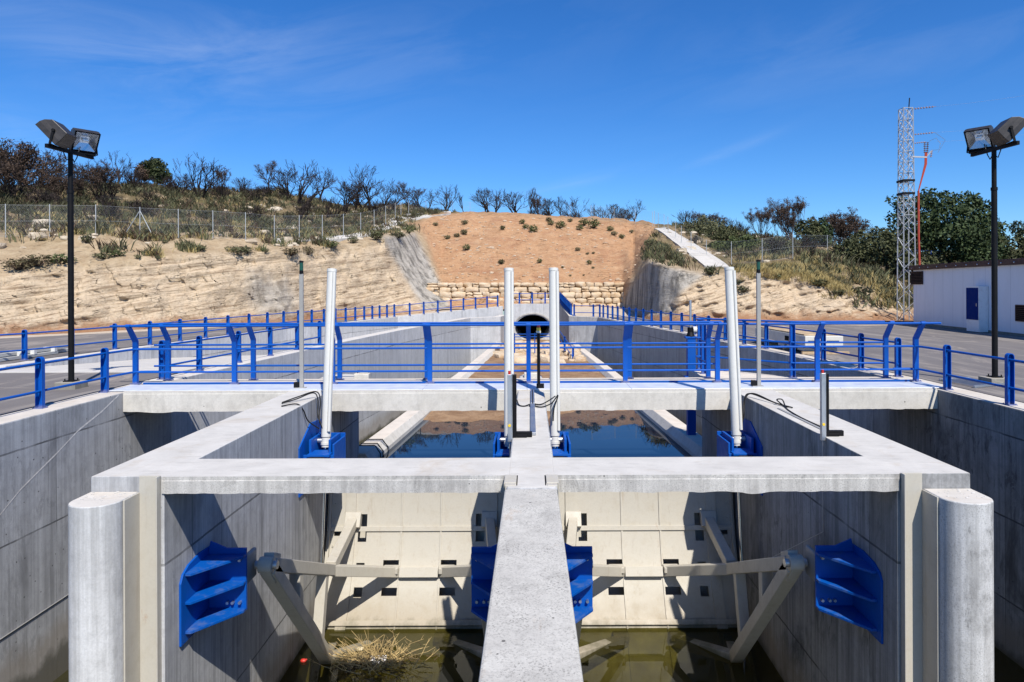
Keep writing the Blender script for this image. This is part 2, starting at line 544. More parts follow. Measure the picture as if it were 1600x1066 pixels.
# ------------------------------------------------------------------ terrain: hillside round the yard
# per bearing: (photo column, [(Y, photo row) ...]) foot of bank, bank top, fence bench, mid slope, ridge
KEYS = [
    (-1500, [(18, 0.0), (20, 3.4), (24, 5.4), (42, 9.9), (70, 15.2)]),
    (-600, [(27, 0.0), (29.5, 3.4), (33, 5.4), (52, 9.9), (80, 15.2)]),
    (0, [(34, 525), (36.5, 424), (41, 371), (60, 322), (85, 293)]),
    (130, [(36.8, 519), (39, 416), (43.4, 370), (63, 322), (87, 291)]),
    (250, [(39.8, 514), (42, 403), (46, 371), (66, 322), (90, 293)]),
    (350, [(43, 509), (45.3, 393), (49, 374), (69, 333), (92, 298)]),
    (440, [(46.7, 503), (49, 393), (52, 378), (72, 345), (95, 303)]),
    (520, [(52, 496), (54.5, 386), (57, 376), (78, 345), (104, 315)]),
    (560, [(54.5, 491), (57, 381), (60, 371), (81, 345), (108, 318)]),
    (600, [(56.5, 487), (59.5, 374), (63, 366), (85, 340), (112, 319)]),
    (640, [(57.5, 484), (67, 366), (77, 355), (89, 338), (115, 324)]),
    (655, [(58, 482), (69, 384), (82, 350), (90, 336), (116, 325)]),
    (672, [(59.3, 480), (68, 408), (86.5, 341), (91, 335), (117, 326)]),
    (692, [(61.5, 477), (63.5, 443), (88, 338), (91, 334), (118, 328)]),
    (835, [(62, 477), (63, 443), (88, 337), (91, 333), (118, 337)]),
    (972, [(62, 480), (63, 445), (88, 349), (91, 346), (118, 352)]),
    (990, [(57.5, 484), (58.5, 441), (80, 380), (89, 352), (118, 353)]),
    (1014, [(50.8, 488), (51.8, 411), (65, 385), (86, 354), (116, 354.5)]),
    (1004, [(53.5, 486), (54.3, 420), (72, 384), (88, 352), (117, 354)]),
    (1030, [(48.5, 490), (49.8, 414), (60, 386), (84, 361), (115, 355)]),
    (1060, [(46.4, 494), (48, 424), (60, 393), (80, 372), (112, 356)]),
    (1100, [(46.3, 498), (48.2, 432), (60, 409), (78, 384), (108, 354)]),
    (1140, [(46.2, 499), (49.2, 428), (59, 414), (76, 388), (104, 357)]),
    (1190, [(46, 499), (49, 425), (57, 408), (70, 390), (95, 366)]),
    (1250, [(46, 499), (49, 430), (55, 404), (68, 392), (90, 378)]),
    (1300, [(45, 499), (48, 448), (54.5, 412), (67, 396), (90, 386)]),
    (1350, [(44.5, 500), (47, 464), (54, 425), (65, 404), (90, 394)]),
    (1410, [(45, 500), (48, 478), (55, 440), (65, 415), (90, 396)]),
    (1600, [(46, 500), (49, 482), (56, 450), (66, 420), (90, 396)]),
    (2100, [(48, 0.05), (51, 1.2), (58, 2.6), (68, 4.2), (90, 7)]),
    (3200, [(48, 0.05), (51, 1.2), (58, 2.6), (68, 4.2), (90, 7)]),
]
def keycol(px, pts):
    out = []
    for Y, q in pts:
        if q > 60: z = P(px, q, Y).z
        else: z = q
        out.append((Y, z))
    return out
KEYS.sort(key=lambda q: q[0])
KC = [(px, keycol(px, pts)) for px, pts in KEYS]
def column(px):
    for i in range(len(KC) - 1):
        if px <= KC[i + 1][0] or i == len(KC) - 2:
            a, b = KC[i], KC[i + 1]
            t = max(0, min(1, (px - a[0]) / (b[0] - a[0])))
            return [(p[0] + (q[0] - p[0]) * t, p[1] + (q[1] - p[1]) * t) for p, q in zip(a[1], b[1])]
RED = [(640, 352), (664, 344), (700, 333), (780, 331), (860, 336), (960, 343), (1024, 356), (1006, 388), (988, 432), (966, 482), (835, 482), (705, 482), (686, 432), (668, 380), (652, 352)]
SHOT_L = [(598, 371), (648, 366), (662, 392), (683, 432), (708, 482), (664, 484), (634, 436), (612, 400)]
SHOT_R = [(1013, 411), (1100, 431), (1062, 458), (1048, 478), (1052, 492), (960, 490), (988, 446)]
GREY_L = [(395, 428), (450, 440), (468, 480), (455, 497), (405, 490), (385, 455)]
def fb(v, o=4):
    return mnoise.fractal(v, 1.0, 2.0, o)
NSUB = (4, 34, 14, 26, 26, 6)
def row_params():
    s = []
    for k, n in enumerate(NSUB):
        for i in range(n): s.append(k - 1 + i / n)
    s.append(len(NSUB) - 1)
    return s
ROWS = row_params()
def base_point(px, s):
    c = column(px)
    pre = (c[0][0] - (4.0 if px < 560 or px > 1080 else 2.2), -.06 if (px < 680 or px > 986) else c[0][1] - .3)
    far = (c[4][0] + 45, c[4][1] - 2.5)
    prof = [pre] + c + [far]
    k = min(int(s + 1), len(prof) - 2)
    t = s + 1 - k
    a, b = prof[k], prof[k + 1]
    Y = a[0] + (b[0] - a[0]) * t
    return ((px - CX) / F * Y, Y, a[1] + (b[1] - a[1]) * t)
def terr_point(px, s):
    x, y, z = base_point(px, s)
    qx, qy = proj((x, y, z))
    red = soft(qx, qy, RED, 5) if 600 < px < 1060 else 0
    shot = max(soft(qx, qy, SHOT_L, 4), soft(qx, qy, SHOT_R, 4)) if 560 < px < 1140 else 0
    v = Vector((x, y, z))
    if s > 0:
        bank = max(0, min(1, s * 6)) * max(0, min(1, (1.12 - s) * 8))
        hard = bank * (1 - red) * (1 - shot)
        # tilted rock beds stepping out of the bank, plus lumps
        side = -1 if px < 835 else 1
        bed = z * 1.0 - x * .23
        st = fb(Vector((x * .10, bed * 2.3, 3.1)), 4)
        lump = fb(v * .55, 5)
        lump2 = fb(v * 1.9 + Vector((9, 1, 4)), 4)
        gul = fb(Vector((x * .9, y * .3, z * .12)), 3)
        d = st * .30 + lump * .40 + lump2 * .20 + gul * .30
        y += hard * d * 1.25
        x += hard * lump2 * .15
        z += hard * (lump2 * .10)
        soil = max(0, min(1, (s - .95) * 6)) * (1 - red)
        z += soil * (fb(v * .22, 4) * .45 + fb(v * .9, 4) * .22) * min(1, .4 + max(0, s - 1.3))
        if s > 2.2: z += min(1, (s - 2.2)) * fb(Vector((x * .07, y * .05, 1.7)), 3) * .75
        z += red * (fb(v * .8, 4) * .13 + fb(Vector((x * .5, z * 3.0, 7)), 3) * .06 + fb(Vector((x * .55 + fb(v * .2, 2), y * .05, 3)), 4) * .28 + fb(v * .13, 3) * .35)
        y += shot * (fb(v * .5, 3) * .3 + lump2 * .06)
        if s > 4: z -= 0
    return x, y, z, red, shot

PXS = [-1500, -1200, -950, -750, -600, -480, -380, -300, -230, -170, -120, -80, -50, -25] + list(range(-6, 1612, 3)) + [1630, 1660, 1700, 1750, 1820, 1900, 2000, 2100, 2300, 2600, 3200]
GRID = []
for px in PXS:
    GRID.append([terr_point(px, s) for s in ROWS])
def grid_col(px):
    best = min(range(len(PXS)), key=lambda i: abs(PXS[i] - px))
    return GRID[best]
def hit(px, py, s_min=0.0):
    """first point of the hillside seen at a photograph pixel"""
    col = grid_col(px)
    prev = None
    for s, g in zip(ROWS, col):
        if s < s_min: continue
        q = proj(g)[1]
        if q <= py:
            if prev is None: return Vector(g[:3])
            t = (prev[1] - py) / (prev[1] - q + 1e-9)
            return Vector(prev[0][:3]).lerp(Vector(g[:3]), t)
        prev = (g, q)
        if s >= 4: break
    return Vector(col[ROWS.index(4)][:3])
def on_hill(px, s):
    x, y, z, _, _ = terr_point(px, s)
    return Vector((x, y, z))

nc, nr = len(PXS), len(ROWS)
vs, att = [], {'red': [], 'shot': [], 'veg': [], 'cliff': []}
for ci, col in enumerate(GRID):
    for ri, g in enumerate(col):
        vs.append(g[:3])
        s = ROWS[ri]
        px, py = proj(g)
        n1 = mnoise.noise(Vector(g[:3]) * .6) * .3 + mnoise.noise(Vector(g[:3]) * 2.1) * .2
        att['red'].append(g[3])
        sh = g[4]
        if 380 < px < 480: sh = max(sh, soft(px + n1 * 25, py + n1 * 25, GREY_L, 12) * .75 * (1 if s < 1 else 0))
        att['shot'].append(sh)
        att['cliff'].append(max(0, min(1, (1.05 + n1 * .35 - s) * 6)))
        if px < 700: vg = (s - 1.75) * 1.6
        else: vg = (s - 1.05) * 1.6
        att['veg'].append(max(0, min(1, vg + n1 * .9)))
fs = []
for ci in range(nc - 1):
    for ri in range(nr - 1):
        a = ci * nr + ri
        fs.append((a, a + nr, a + nr + 1, a + 1))
me = bpy.data.meshes.new('hillside')
me.from_pydata(vs, [], fs)
for k, vals in att.items():
    at = me.attributes.new(k, 'FLOAT', 'POINT')
    at.data.foreach_set('value', vals)
me.polygons.foreach_set('use_smooth', [True] * len(fs))
me.update()

m = M('hillside_ground', .95, .12)
x, y, z = m.xyz()
big = m.noise(m.pos, .25, 6, .6)
med = m.noise(m.pos, 1.3, 10, .7)
fine = m.noise(m.pos, 7.0, 8, .72)
# tan bedded rock, beds tilted up to the right
tilt = m.scale(m.pos, 1, 1, 1, (0, radians(13), 0))
bedv = m.scale(tilt, .22, .22, 3.0)
bed = m.noise(bedv, 1.0, 8, .7, .6)
bed2 = m.noise(m.scale(tilt, .55, .55, 7.5), 1.0, 5, .65, .5)
tan = m.mix(m.rng(bed, .3, .7), (.42, .31, .20), (.58, .46, .32))
tan = m.mix(m.rng(med, .38, .72), tan, (.57, .46, .325))
tan = m.mix(m.math('MULTIPLY', m.rng(bed2, .51, .64), .85), tan, (.22, .15, .09))
tan = m.mix(m.math('MULTIPLY', m.rng(fine, .5, .7), .6), tan, (.17, .12, .075))
warp = m.n('ShaderNodeVectorMath', operation='ADD')
m.t.links.new(m.scale(tilt, .5, .5, 2.4), warp.inputs[0])
wn3 = m.n('ShaderNodeTexNoise'); wn3.inputs['Scale'].default_value = .8; wn3.inputs['Detail'].default_value = 7; m.t.links.new(m.pos, wn3.inputs['Vector'])
m.t.links.new(wn3.outputs['Color'], warp.inputs[1])
crk = m.voro(warp.outputs[0], 2.3, 'DISTANCE_TO_EDGE')
ck = m.math('MULTIPLY', m.rng(crk.outputs['Distance'], .0, .03, 1, 0), m.rng(m.noise(m.pos, .8, 6, .65), .53, .64))
tan = m.mix(m.math('MULTIPLY', ck, .95), tan, (.07, .05, .032))
# reddish fill slope with blade marks
red = m.mix(m.rng(med, .3, .7), (.37, .20, .10), (.50, .31, .175))
red = m.mix(m.rng(m.noise(m.pos, 3.2, 9, .75), .52, .72), red, (.43, .28, .165))
red = m.mix(m.math('MULTIPLY', m.rng(m.noise(m.pos, .32, 7, .68, .6), .5, .66), .55), red, (.29, .135, .075))
red = m.mix(m.math('MULTIPLY', m.rng(m.noise(m.scale(m.pos, 1.2, .5, .35), .8, 7, .7, .8), .56, .66), .5), red, (.47, .325, .205))
red = m.mix(m.math('MULTIPLY', m.rng(fine, .5, .7), .65), red, (.16, .08, .04))
wv = m.n('ShaderNodeTexWave', wave_type='BANDS', bands_direction='Z')
wv.inputs['Scale'].default_value = 1.5
wv.inputs['Distortion'].default_value = 7
wv.inputs['Detail'].default_value = 3
wv.inputs['Detail Scale'].default_value = .6
m.t.links.new(m.pos, wv.inputs['Vector'])
wmask = m.rng(m.noise(m.pos, .35, 3), .48, .6)
red = m.mix(m.math('MULTIPLY', m.math('MULTIPLY', m.rng(wv.outputs['Fac'], .0, .35, 1, 0), wmask), .7), red, (.27, .14, .07))
# sprayed concrete
sho = m.mix(m.rng(med, .3, .7), (.30, .275, .235), (.46, .42, .36))
stv = m.noise(m.scale(m.pos, 1.6, 1.6, .25), 1.0, 8, .65)
sho = m.mix(m.math('MULTIPLY', m.rng(stv, .46, .62), .85), sho, (.12, .11, .095))
# scrubland soil
veg = m.mix(m.rng(med, .35, .65), (.115, .085, .045), (.30, .22, .13))
veg = m.mix(m.rng(m.noise(m.pos, .7, 9, .7), .54, .68), veg, (.46, .36, .24))
veg = m.mix(m.math('MULTIPLY', m.rng(big, .42, .62), .8), veg, (.085, .075, .032))
ledge = m.mix(m.rng(med, .4, .65), (.35, .255, .155), (.46, .36, .235))
ledge = m.mix(m.math('MULTIPLY', m.rng(fine, .5, .7), .5), ledge, (.20, .15, .08))
c = m.mix(m.attr('veg').outputs['Fac'], ledge, veg)
c = m.mix(m.attr('cliff').outputs['Fac'], c, tan)
foot = m.rng(m.math('ADD', z, m.math('MULTIPLY', m.math('SUBTRACT', med, .5), 1.6)), .15, .75, 1, 0)
c = m.mix(foot, c, (.30, .165, .09))
c = m.mix(m.attr('shot').outputs['Fac'], c, sho)
c = m.mix(m.attr('red').outputs['Fac'], c, red)
m.color(c)
hh = m.math('ADD', m.math('MULTIPLY', med, .6), m.math('ADD', m.math('MULTIPLY', fine, .35), m.math('MULTIPLY', bed, .6)))
hh = m.math('SUBTRACT', hh, m.math('MULTIPLY', ck, .5))
m.normal(m.bump(hh, 1.0, .22))
me.materials.append(m.m)
hill = bpy.data.objects.new('hillside', me)
COL.objects.link(hill)
tag(hill, kind='structure')

# ------------------------------------------------------------------ yard, beds and water
def sheet(name, pts, z, mat, thick=.3):
    n = len(pts)
    mb = MB()
    zz = z if isinstance(z, (list, tuple)) else [z] * n
    mb.add([(p[0], p[1], zz[i]) for i, p in enumerate(pts)] + [(p[0], p[1], zz[i] - thick) for i, p in enumerate(pts)],
           [tuple(range(n)), tuple(reversed(range(n, 2 * n)))] + [((i + 1) % n, i, n + i, n + (i + 1) % n) for i in range(n)])
    o = mb.build(name, mat)
    return tag(o, kind='structure')

m = M('asphalt', .9, .25)
a1 = m.noise(m.pos, .35, 6, .6)
a2 = m.noise(m.pos, 40, 5, .8)
c = m.mix(m.rng(a1, .3, .7), (.125, .112, .108), (.165, .150, .142))
c = m.mix(m.math('MULTIPLY', m.rng(a2, .45, .7), .5), c, (.22, .205, .19))
dust = m.noise(m.scale(m.pos, .9, .28, 1), .9, 10, .74, .9)
c = m.mix(m.math('MULTIPLY', m.rng(dust, .53, .68), .7), c, (.36, .31, .26))
tyre = m.noise(m.scale(m.pos, 1.6, .12, 1, (0, 0, radians(20))), 1.0, 5, .6, .3)
c = m.mix(m.math('MULTIPLY', m.rng(tyre, .55, .62), .6), c, (.28, .25, .22))
tyre2 = m.noise(m.scale(m.pos, .14, 1.7, 1, (0, 0, radians(-12))), 1.0, 5, .6, .6)
c = m.mix(m.math('MULTIPLY', m.rng(tyre2, .60, .67), .5), c, (.25, .22, .19))
m.color(c).normal(m.bump(a2, .35, .01))
MT['asphalt'] = m.m
m = M('pale_gravel', .95, .15)
g1 = m.noise(m.pos, 2.0, 9, .75)
g2 = m.noise(m.pos, 22, 5, .8)
c = m.mix(m.rng(g1, .3, .7), (.40, .33, .25), (.54, .46, .37))
c = m.mix(m.math('MULTIPLY', m.rng(g2, .5, .7), .4), c, (.25, .2, .15))
m.color(c).normal(m.bump(g2, .6, .03))
MT['gravel'] = m.m
foot_line = lambda px, off: ((px - CX) / F * (column(px)[0][0] + off), column(px)[0][0] + off)
L_foot = [foot_line(p, -.9) for p in (520, 480, 440, 350, 250, 130, 0, -600)]
sheet('asphalt_yard', [(-9.75, -8), (-9.75, 18.9), (-15.9, 18.9), (-16.4, 22), (-15.9, 29), (-15.0, 40), (-13.4, 46.6), (-12.2, 49.5)] + L_foot + [(-44, 20), (-60, 16), (-60, -8)], 0.0, MT['asphalt'])
R_foot = [foot_line(p, -.9) for p in (2100, 1600, 1410, 1250, 1140, 1100, 1060)]
sheet('asphalt_yard', [(9.75, -8), (60, -8), (60, 40)] + R_foot + [(9.6, 55.2), (6.2, 53.3), (8.25, 35), (9.4, 23), (9.75, 17.3)], 0.0, MT['asphalt'])
# pale verge between asphalt and the banks
def verge(pxs, o0, o1):
    a = [foot_line(p, o0) for p in pxs]
    b = [foot_line(p, o1) for p in pxs]
    return sheet('gravel_verge', a + b[::-1], .006, MT['gravel'], .2)
verge((-300, 0, 130, 250, 350, 440, 520), -1.7, .25)
verge((1060, 1100, 1140, 1190, 1250, 1350, 1410), -4.2, .25)
# loose pale dust spread along the wall tops
sheet('concrete_apron', [(-9.75, 18.9), (-9.62, 20.5), (-8.9, 28.5), (-15.6, 28.2), (-16.2, 22), (-15.9, 18.9)], [.012, .012, -.75, -.55, .012, .012], MT['apron'])
sheet('channel_floor', [(-8.9, 28.5), (-5.1, 53), (-3.0, 56), (-10.2, 53.6), (-12.3, 46.7), (-14.2, 40), (-15.6, 28.2)], [-.75, -2.4, -2.4, -2.4, -2.4, -2.0, -.55], MT['apron'])
sheet('basin_floor', [(-9.6, -8), (9.6, -8), (9.6, 57), (-9.6, 57)], -6.6, MT['foot'])

sheet('gravel_verge', [(-12.7, 50), (-10.9, 54.1), (-2.4, 58.9), (-2.4, 62), (-10, 61.6), (-14.5, 56.5)], [0, .05, .55, .62, .45, .1], MT['gravel'])
sheet('gravel_verge', [(5.85, 53.6), (3.75, 55.1), (3.15, 58.6), (3.1, 62), (9, 61.6), (9.6, 54)], [0, .02, .5, .62, .5, .01], MT['gravel'])
# mud bed rising to the rock apron under the tunnel
mb = MB()
NX, NY = 46, 90
for j in range(NY + 1):
    y_ = 19.0 + (58.2 - 19.0) * j / NY
    for i in range(NX + 1):
        lx = -4.55 + (y_ - 17.9) * (2.05 / 36.3); rx = 4.85 - (y_ - 18) * (1.45 / 36.2)
        x_ = lx + (rx - lx) * i / NX
        sh = 23.6 + 1.2 * fb(Vector((x_ * .35, 0, 2)), 3)
        if x_ > .6: sh += 1.6 + .25 * x_
        d = y_ - sh
        z_ = -2.35 + (d * .2 if d < 0 else min(d * .06, .07) + d * .002)
        z_ = max(z_, -5.2)
        if y_ > 52: z_ += (y_ - 52) * .02
        z_ += fb(Vector((x_, y_, 0)) * .8, 4) * .035
        mb.v.append((x_, y_, z_))
for j in range(NY):
    for i in range(NX):
        a = j * (NX + 1) + i
        mb.f.append((a, a + 1, a + NX + 2, a + NX + 1))
        mb.mi.append(0)
m = M('dried_mud', .92, .2)
g1 = m.noise(m.pos, 1.6, 9, .7)
g2 = m.noise(m.pos, 12, 6, .75)
c = m.mix(m.rng(g1, .35, .68), (.20, .115, .06), (.36, .235, .135))
c = m.mix(m.math('MULTIPLY', m.rng(g2, .5, .7), .6), c, (.10, .06, .035))
m.color(c).normal(m.bump(m.math('ADD', g1, m.math('MULTIPLY', g2, .5)), .8, .08))
o = mb.build('stream_bed', m.m, smooth=60)
tag(o, kind='structure')

def water_mat(name, deep, trans, keep, ripple):
    m = M(name)
    m.t.nodes.remove(m.b)
    d = m.n('ShaderNodeBsdfDiffuse')
    d.inputs['Color'].default_value = (*deep, 1)
    t = m.n('ShaderNodeBsdfTransparent')
    t.inputs['Color'].default_value = (*trans, 1)
    g = m.n('ShaderNodeBsdfGlossy')
    g.inputs['Roughness'].default_value = .012
    g.inputs['Color'].default_value = (.9, .93, .95, 1)
    fr = m.n('ShaderNodeFresnel')
    fr.inputs['IOR'].default_value = 1.33
    nb = m.n('ShaderNodeBump')
    nb.inputs['Strength'].default_value = ripple
    nb.inputs['Distance'].default_value = .02
    w = m.noise(m.scale(m.pos, 1, 1, 1), 2.2, 4, .5)
    m.t.links.new(w, nb.inputs['Height'])
    for s_ in (g, fr): m.t.links.new(nb.outputs[0], s_.inputs['Normal'])
    mx = m.n('ShaderNodeMixShader')
    murk = m.rng(m.noise(m.pos, .9, 5, .6), .3, .7, keep - .08, keep + .08)
    m.t.links.new(murk, mx.inputs[0])
    m.t.links.new(d.outputs[0], mx.inputs[1])
    m.t.links.new(t.outputs[0], mx.inputs[2])
    m2 = m.n('ShaderNodeMixShader')
    m.t.links.new(fr.outputs[0], m2.inputs[0])
    m.t.links.new(mx.outputs[0], m2.inputs[1])
    m.t.links.new(g.outputs[0], m2.inputs[2])
    m.t.links.new(m2.outputs[0], m.out.inputs[0])
    return m.m
MT['poolwater'] = water_mat('still_pool_water', (.010, .022, .045), (.10, .16, .20), .22, .015)
MT['murk'] = water_mat('murky_green_water', (.034, .033, .013), (.54, .51, .23), .72, .02)
mb = MB()
mb.add([(-9.05, 13.3, -2.35), (9.05, 13.3, -2.35), (9.05, 19, -3.2), (8.7, 34, -3.2), (-8.3, 34, -3.2), (-9.05, 19, -3.2)], [(0, 1, 2, 3, 4, 5)])
# the pool stops at the gates and at the side weirs
mb = MB()
for x0, x1 in ((-4.5, -.3), (.32, 4.5)):
    mb.add([(x0, 15.32, -2.35), (x1, 15.32, -2.35), (x1, 18.4, -2.35), (x0, 18.4, -2.35)], [(0, 1, 2, 3)])
mb.add([(-4.5, 18.4, -2.35), (4.8, 18.4, -2.35), (4.45, 26, -2.35), (4.2, 35, -2.35), (-3.5, 35, -2.35), (-4.0, 26, -2.35)], [(0, 1, 2, 3, 4, 5)])
tag(mb.build('pool_water', MT['poolwater']), kind='structure')
mb = MB()
mb.add([(-9.05, -8, -4.74), (9.05, -8, -4.74), (9.05, 17.6, -4.74), (8.7, 23, -4.74), (7.5, 35, -4.74), (5.2, 53, -4.74), (-4.6, 53, -4.74), (-7.1, 38, -4.74), (-8.25, 27.8, -4.74), (-9.05, 17.6, -4.74)], [tuple(range(9))])
tag(mb.build('basin_water', MT['murk']), kind='structure')

# ------------------------------------------------------------------ concrete works
def offset_wall(pts, th, z0, tops):
    """wall along a polyline; th > 0 thickens to the left of travel"""
    n = len(pts)
    outer = []
    for i in range(n):
        a = Vector(pts[max(0, i - 1)])
        b = Vector(pts[min(n - 1, i + 1)])
        t = (b - a).normalized()
        nrm = Vector((-t.y, t.x))
        outer.append((pts[i][0] + nrm.x * th, pts[i][1] + nrm.y * th))
    mb = MB()
    vs = []
    for i in range(n):
        vs += [(pts[i][0], pts[i][1], z0), (pts[i][0], pts[i][1], tops[i]), (outer[i][0], outer[i][1], tops[i]), (outer[i][0], outer[i][1], z0)]
    fs = []
    for i in range(n - 1):
        a, b = i * 4, i * 4 + 4
        for k in range(4):
            k2 = (k + 1) % 4
            fs.append((a + k, b + k, b + k2, a + k2))
    fs += [(0, 1, 2, 3), tuple(reversed(range((n - 1) * 4, n * 4)))]
    if th < 0: fs = [tuple(reversed(f)) for f in fs]
    return mb.add(vs, fs)
LW = [(-9.1, -8), (-9.1, 17.3), (-8.28, 27.8), (-7.15, 38), (-4.62, 53), (-2.35, 54.4), (-2.0, 57.9)]
RW = [(9.1, -8), (9.1, 17.3), (8.72, 23), (7.55, 35), (5.25, 53), (3.1, 54.4), (2.5, 57.9)]
o = offset_wall(LW[:2], .62, -7, [0, 0]).build('basin_wall', MT['wall'], bevel=.025)
tag(o, 'long sunlit grey concrete basin wall on the side of the stone apron', 'wall')
mb = MB()
def onl(px, py):
    """point on the left basin wall face"""
    dx, dy = undo(px, py)
    Y = 9.085 * F / -dx
    return Vector((-9.097, Y, H - dy / F * Y))
pp_ = [onl(187, 617), onl(160, 643), onl(124, 672), onl(92, 706), onl(58, 740), onl(34, 764), onl(0, 806)]
for a, b in zip(pp_, pp_[1:]):
    w0 = Vector((0, .020, .026))
    mb.add([a - w0, b - w0, b + w0, a + w0], [(0, 1, 2, 3)])
mb.build('pale_streak', plain('pale_ribbon', (.66, .62, .57), .9, .1), o, smooth=60)  # thin pale ribbon set just off the wall face
mb = MB()
mb.tube([Vector((-9.088, 5, -3.66)), Vector((-9.088, 11.7, -3.68)), Vector((-9.088, 14, -3.69)), Vector((-9.088, 17, -3.68))], .009, 6)
mb.build('cable', MT['greypole'], o, smooth=60)
o = offset_wall(RW[:2], -.62, -7, [0, 0]).build('basin_wall', MT['wallshade'], bevel=.025)
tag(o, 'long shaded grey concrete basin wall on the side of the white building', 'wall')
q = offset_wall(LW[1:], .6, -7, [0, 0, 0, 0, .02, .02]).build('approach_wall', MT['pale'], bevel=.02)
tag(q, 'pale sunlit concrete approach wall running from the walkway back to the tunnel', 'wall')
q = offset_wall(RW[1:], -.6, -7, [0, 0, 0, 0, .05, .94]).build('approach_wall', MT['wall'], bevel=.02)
tag(q, 'shaded concrete approach wall running from the walkway back to the tunnel', 'wall')
OW = [(-15.75, 20.5), (-15.4, 28.2), (-14.3, 40), (-12.5, 46.8), (-10.4, 53.7), (-2.3, 58.4)]
o = offset_wall(OW, .4, -3.2, [.02, 0, 0, 0, .08, .75]).build('wing_wall', MT['pale'], bevel=.02)
tag(o, 'zigzag grey concrete wing wall between the side channel and the tan cliff', 'wall')

def pier(sx, label):
    r = thing('gate_pier', label, 'pier', (sx * 4.95, 8.0, -6.6))
    mb = MB()
    pl = [(4.51, 8.4), (5.41, 8.4), (5.41, 17.95), (5.3, 18.25), (4.95, 18.4), (4.62, 18.25), (4.51, 17.95)]
    pl = [(sx * a, b) for a, b in pl]
    if sx < 0: pl = pl[::-1]
    mb.prism(pl, -6.6, 0.0)
    mb.build('wall_body', MT['pier' if sx < 0 else 'piershade'], r, smooth=40, bevel=.010)
    mb = MB()
    arc = []
    for k in range(19):
        th = pi + pi * k / 18
        arc.append((5.115 + .295 * cos(th), 8.06 + .27 * sin(th)))
    pl = arc + [(5.41, 8.398), (4.82, 8.398)]
    pl = [(sx * a, b) for a, b in pl]
    if sx < 0: pl = pl[::-1]
    mb.prism(pl, -6.6, -.185)
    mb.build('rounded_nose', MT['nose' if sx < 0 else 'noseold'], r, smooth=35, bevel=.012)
    # broken-off mortar on the nose top
    mb = MB()
    rr = random.Random(3 + sx)
    for k in range(26):
        px_, py_ = sx * rr.uniform(4.9, 5.36), rr.uniform(7.98, 8.38)
        mb.sphere((px_, py_, -.182), rr.uniform(.004, .014), 6, 4, sc=(1.5, 1.2, .5))
    tag(mb.build('mortar_crumbs', MT['nose'], r, smooth=60), kind='stuff')
    mb = MB()
    a, b = sorted((sx * 4.565, sx * 4.80))
    mb.box(a, b, 8.372, 8.396, -6.6, .012)
    a, b = sorted((sx * 4.795, sx * 4.815))
    mb.box(a, b, 8.06, 8.372, -6.6, -.19)
    a, b = sorted((sx * 4.545, sx * 4.565))
    mb.box(a, b, 8.30, 8.396, -6.6, .012)
    mb.build('stoplog_guide', MT['cream'], r, bevel=.004)
    return r
pier(-1, 'concrete gate pier with rounded nose nearest the sunlit basin wall')
pier(1, 'concrete gate pier with rounded nose nearest the shaded basin wall')
r = thing('gate_pier', 'narrow central concrete dividing pier running straight toward the viewer between both gates', 'pier', (0, 8, -6.6))
mb = MB()
mb.prism([(-.285, 7.86), (.31, 7.86), (.31, 17.9), (.2, 18.25), (.01, 18.35), (-.18, 18.25), (-.285, 17.9)], -6.6, 0.0)
mb.build('wall_body', MT['pier'], r, smooth=40, bevel=.03)
mb = MB()
mb.prism([(-.325, 1.2), (.31, 1.2), (.305, 7.858), (-.30, 7.858)], -6.6, -.012)
mb.build('nose_wall', MT['spine'], r, bevel=.02)
mb = MB()
for x0, x1 in ((-.31, -.17), (.185, .325)):
    mb.box(x0, x1, 8.02, 8.36, -.05, .016)
    mb.box(x0 - .006 if x0 < 0 else x1 - .006, x0 + .006 if x0 < 0 else x1 + .006, 8.0, 8.37, -6.6, .014)
    mb.box(x0 + .01, x1 - .01, 7.93, 8.02, -.05, .008)
mb.build('stoplog_guide', MT['cream'], r, bevel=.006)
for x0 in (-.168, .17):
    mb = MB()
    mb.box(x0, x0 + .012, 7.95, 8.37, -.02, .004)
    mb.build('slot', MT['hole'], r)

def rough_beam(x0, x1, y0, y1, z0, z1, seed):
    """cast beam whose lower front arris is ragged"""
    mb = MB()
    n = int((x1 - x0) / .06)
    rr = random.Random(seed)
    prof = []
    for i in range(n + 1):
        x_ = x0 + (x1 - x0) * i / n
        rg = max(0, mnoise.noise(Vector((x_ * 3.1, seed, 0)))) * .03 + max(0, mnoise.noise(Vector((x_ * .9, seed, 5))) - .25) * .07 + rr.uniform(0, .006)
        prof.append((x_, z0 - rg))
    vs = []
    for x_, zb in prof:
        vs += [(x_, y0, zb), (x_, y0, z1 - .055), (x_, y0 + .006, z1 - .048), (x_, y0 + .006, z1), (x_, y1, z1), (x_, y1, z0), (x_, y0 + .10, z0)]
    fs = []
    K = 7
    for i in range(n):
        a, b = i * K, i * K + K
        for k in range(K):
            k2 = (k + 1) % K
            fs.append((a + k2, a + k, b + k, b + k2))
    fs += [tuple(range(K)), tuple(reversed(range(n * K, n * K + K)))]
    return mb.add(vs, fs)
tag(rough_beam(-4.53, -.265, 8.38, 9.26, -.205, -.001, 1).build('cross_beam', MT['beam']), 'concrete cross beam bridging the bay over the gate with floating dry brush', 'beam')
tag(rough_beam(.29, 4.53, 8.38, 9.26, -.205, -.001, 7).build('cross_beam', MT['beam']), 'concrete cross beam bridging the bay nearer the white building', 'beam')

